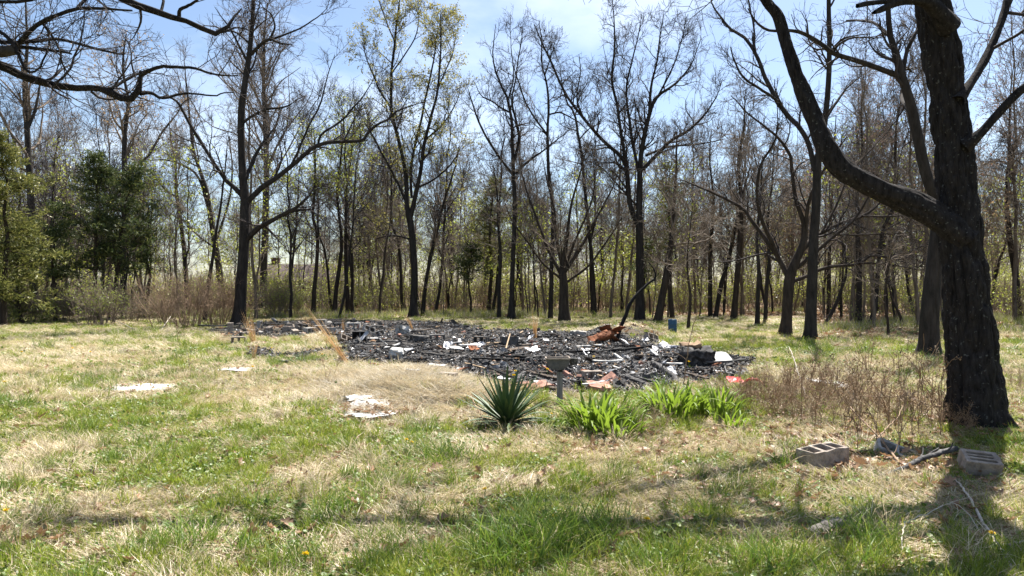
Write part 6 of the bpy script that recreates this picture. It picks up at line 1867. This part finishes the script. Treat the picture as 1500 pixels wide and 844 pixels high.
# litter outside the rubble
for px, py, L, w, lab, rot in [(205, 571, 1.0, .62, 'bright white sheet lying flat in the grass at left', (1, 0, 6)), (180, 574, .6, .45, 'tan edge of sheeting beside the bright white sheet at left', (0, 2, 30)), (347, 544, .55, .40, 'small bright white scrap lying in straw at left', (1, 2, 10)),
                               (1213, 563, .62, .22, 'white torn strip lying in the leafy patch at right', (4, 6, 10)), (1230, 568, .4, .2, 'small white torn scrap right beside the torn strip', (6, 3, -30)), (1202, 495, .3, .18, 'white scrap in the grass by the straight trunk', (3, 3, 0))]:
    place('white_sheet', sheet_mesh('white_sheet', L, w, 'wood_tan' if 'tan' in lab else 'white_scrap', int(px) % 67, .02, .006, (14, 10)), px, py, lab, 'sheet', rot, .04)
for i, (px, py, L, w, rot, lab) in enumerate([(556, 590, .9, .42, (5, 4, 20), 'crumpled white sheet under leaves, upper part near the thatch'), (518, 605, .80, .48, (4, -4, 50), 'crumpled white sheet under straw, left part'), (548, 614, .5, .16, (5, 2, 30), 'crumpled bluish white sheet strip, lower part in the leaves')]):
    place('white_sheet', sheet_mesh('white_sheet', L, w, 'white_scrap', 150 + i, .06, .004, (30, 20)), px, py, lab, 'sheet', rot, .05)

# sticks and branches
stick('charred_branch', [(1285, 703, .02), (1320, 696, .05), (1350, 686, .08), (1378, 680, .10), (1400, 676, .12)], 'charred black branch lying before the foot of the big oak', 'branch', 'char', .016, .026, (5, (.1, .25), .05))
stick('dead_branch', [(1325, 690, .02), (1305, 672, .06), (1280, 656, .16), (1255, 644, .26), (1245, 638, .33)], 'pale forked branch slanting up left from the charred branch', 'branch', 'twig_dead', .013, .005, (6, (.15, .4), .1))
stick('dead_branch', [(1285, 658, .10), (1300, 648, .16), (1316, 640, .22), (1322, 630, .28)], 'short pale twig crossing the forked branch', 'branch', 'twig_dead', .008, .004)
stick('white_branch', [(1398, 706, .03), (1415, 730, .04), (1430, 758, .05), (1448, 790, .05), (1470, 822, .04), (1490, 860, .03)], 'long white peeling branch in the bottom right corner', 'branch', 'twig_white', .007, .013, (3, (.2, .45), .0))
stick('white_branch', [(1455, 812, .04), (1480, 812, .06), (1510, 806, .06)], 'short white side branch at the right edge of the corner branch', 'branch', 'twig_white', .011, .006)
stick('bent_cane', [(1321, 836, .0), (1322, 812, .10), (1330, 790, .12), (1355, 786, .14), (1400, 778, .18), (1440, 794, .05)], 'pale bent cane arching over the shaded grass at the bottom right', 'branch', 'twig_white', .0045, .0025, (3, (.15, .35), -.1))
stick('pale_stick', [(1188, 594, .0), (1176, 585, .16), (1166, 576, .42), (1156, 566, .62)], 'long pale stick leaning up left out of the brown brush', 'stick', 'twig_white', .014, .007, wig=.004)
stick('dark_stick', [(986, 574, .0), (975, 570, .22), (968, 566, .42), (960, 562, .75), (955, 560, .95)], 'thin black twiggy stick rising behind the daylilies', 'stick', 'char', .010, .004, (6, (.1, .3), .05))
stick('charred_timber', [(1000, 567, .02), (985, 556, .07), (970, 547, .10), (955, 539, .12)], 'thick charred timber slanting in the right part of the rubble', 'timber', 'char', .05, .035, wig=.012)
stick('thin_sapling', [(1000, 572, .0), (1006, 570, .45), (1012, 569, .85), (1024, 568, 1.3), (1030, 567, 1.6)], 'thin bare dead sapling standing behind the daylilies', 'sapling', 'weed_brown', .009, .003, (8, (.12, .3), .08))
stick('dead_branch', [(1046, 626, .03), (1075, 634, .05), (1105, 650, .04), (1150, 655, .05), (1172, 657, .03)], 'long dead twig on the ground right of the daylilies', 'branch', 'twig_dead', .011, .005, (5, (.1, .3), .03))
stick('dead_branch', [(482, 617, .02), (530, 612, .04), (590, 607, .04), (640, 598, .06), (680, 600, .04)], 'long dead twig lying along the front of the white sheet', 'branch', 'twig_dead', .008, .004, (4, (.1, .3), .03))
stick('dead_branch', [(690, 600, .18), (700, 618, .14), (715, 640, .06), (730, 655, .02)], 'thin dead twig leaning on the left side of the yucca', 'branch', 'twig_dead', .007, .004, wig=.006)
stick('pale_stick', [(175, 640, .02), (188, 650, .04), (194, 657, .03), (193, 664, .0)], 'short pale crooked stick in the grass at left', 'stick', 'twig_white', .009, .006, wig=.004)
stick('dark_stick', [(165, 555, .03), (200, 554, .04), (248, 553, .03)], 'straight dark stick lying behind the white sheet at left', 'stick', 'char', .02, .015)
stick('charred_stick', [(405, 533, .03), (440, 532, .05), (472, 530, .04)], 'charred stick lying in the straw left of the rubble', 'stick', 'char', .035, .025)
stick('pale_stick', [(236, 486, .02), (242, 480, .15), (250, 475, .35)], 'short pale stick leaning at the left edge of the clearing', 'stick', 'twig_white', .02, .014)
stick('dead_branch', [(290, 480, .1), (320, 482, .12), (350, 480, .1), (395, 479, .12), (430, 478, .1)], 'long thin dark branch lying along the left end of the rubble', 'branch', 'char', .03, .02, (6, (.2, .5), .1))
stick('dead_branch', [(1230, 618, .25), (1262, 617, .30), (1300, 616, .28), (1345, 614, .30)], 'thin pale twig caught level among the dead weed stalks', 'branch', 'twig_dead', .006, .004)
stick('dead_branch', [(160, 470, .1), (180, 478, .1), (200, 486, .05)], 'grey fallen branch at the left edge below the yellow-green shrub', 'branch', 'twig_white', .02, .012, (5, (.2, .5), .1))
stick('dead_branch', [(690, 760, .02), (720, 772, .03), (760, 785, .03), (795, 795, .02)], 'grey dead stick lying under the tallest tuft', 'branch', 'twig_dead', .010, .006, wig=.004)
# short log
x_, y_, z_ = Gp(1213, 784)
p = np.stack([np.linspace(-.16, .16, 14), .02 * np.sin(np.linspace(0, 3, 14)), .035 + np.linspace(-.01, .02, 14)], 1)
rr = .048 * np.ones(14); rr[0] = rr[-1] = .03
V, Q = bark_tube(p, rr, 30, .008, 30.0)
r = tag(empty('short_log', (x_, y_, z_), .45), 'short grey log lying in the grass in the right foreground', 'log')
link('bark', MB().add(V, Q).build('bark', M['bark_log']), r)
for sx in (-.162, .162):
    a = np.linspace(0, 2 * np.pi, 15)[:-1]
    c_ = np.array([[sx, 0.0 if sx < 0 else .003, .025 if sx < 0 else .055]] + [[sx * .99, .032 * np.cos(t_), (.025 if sx < 0 else .055) + .032 * np.sin(t_)] for t_ in a])
    f_ = [[0, 1 + i, 1 + (i + 1) % 14] if sx > 0 else [0, 1 + (i + 1) % 14, 1 + i] for i in range(14)]
    link('cut_end', MB().add(c_, np.array(f_)).build('cut_end', M['wood_tan'], False), r)
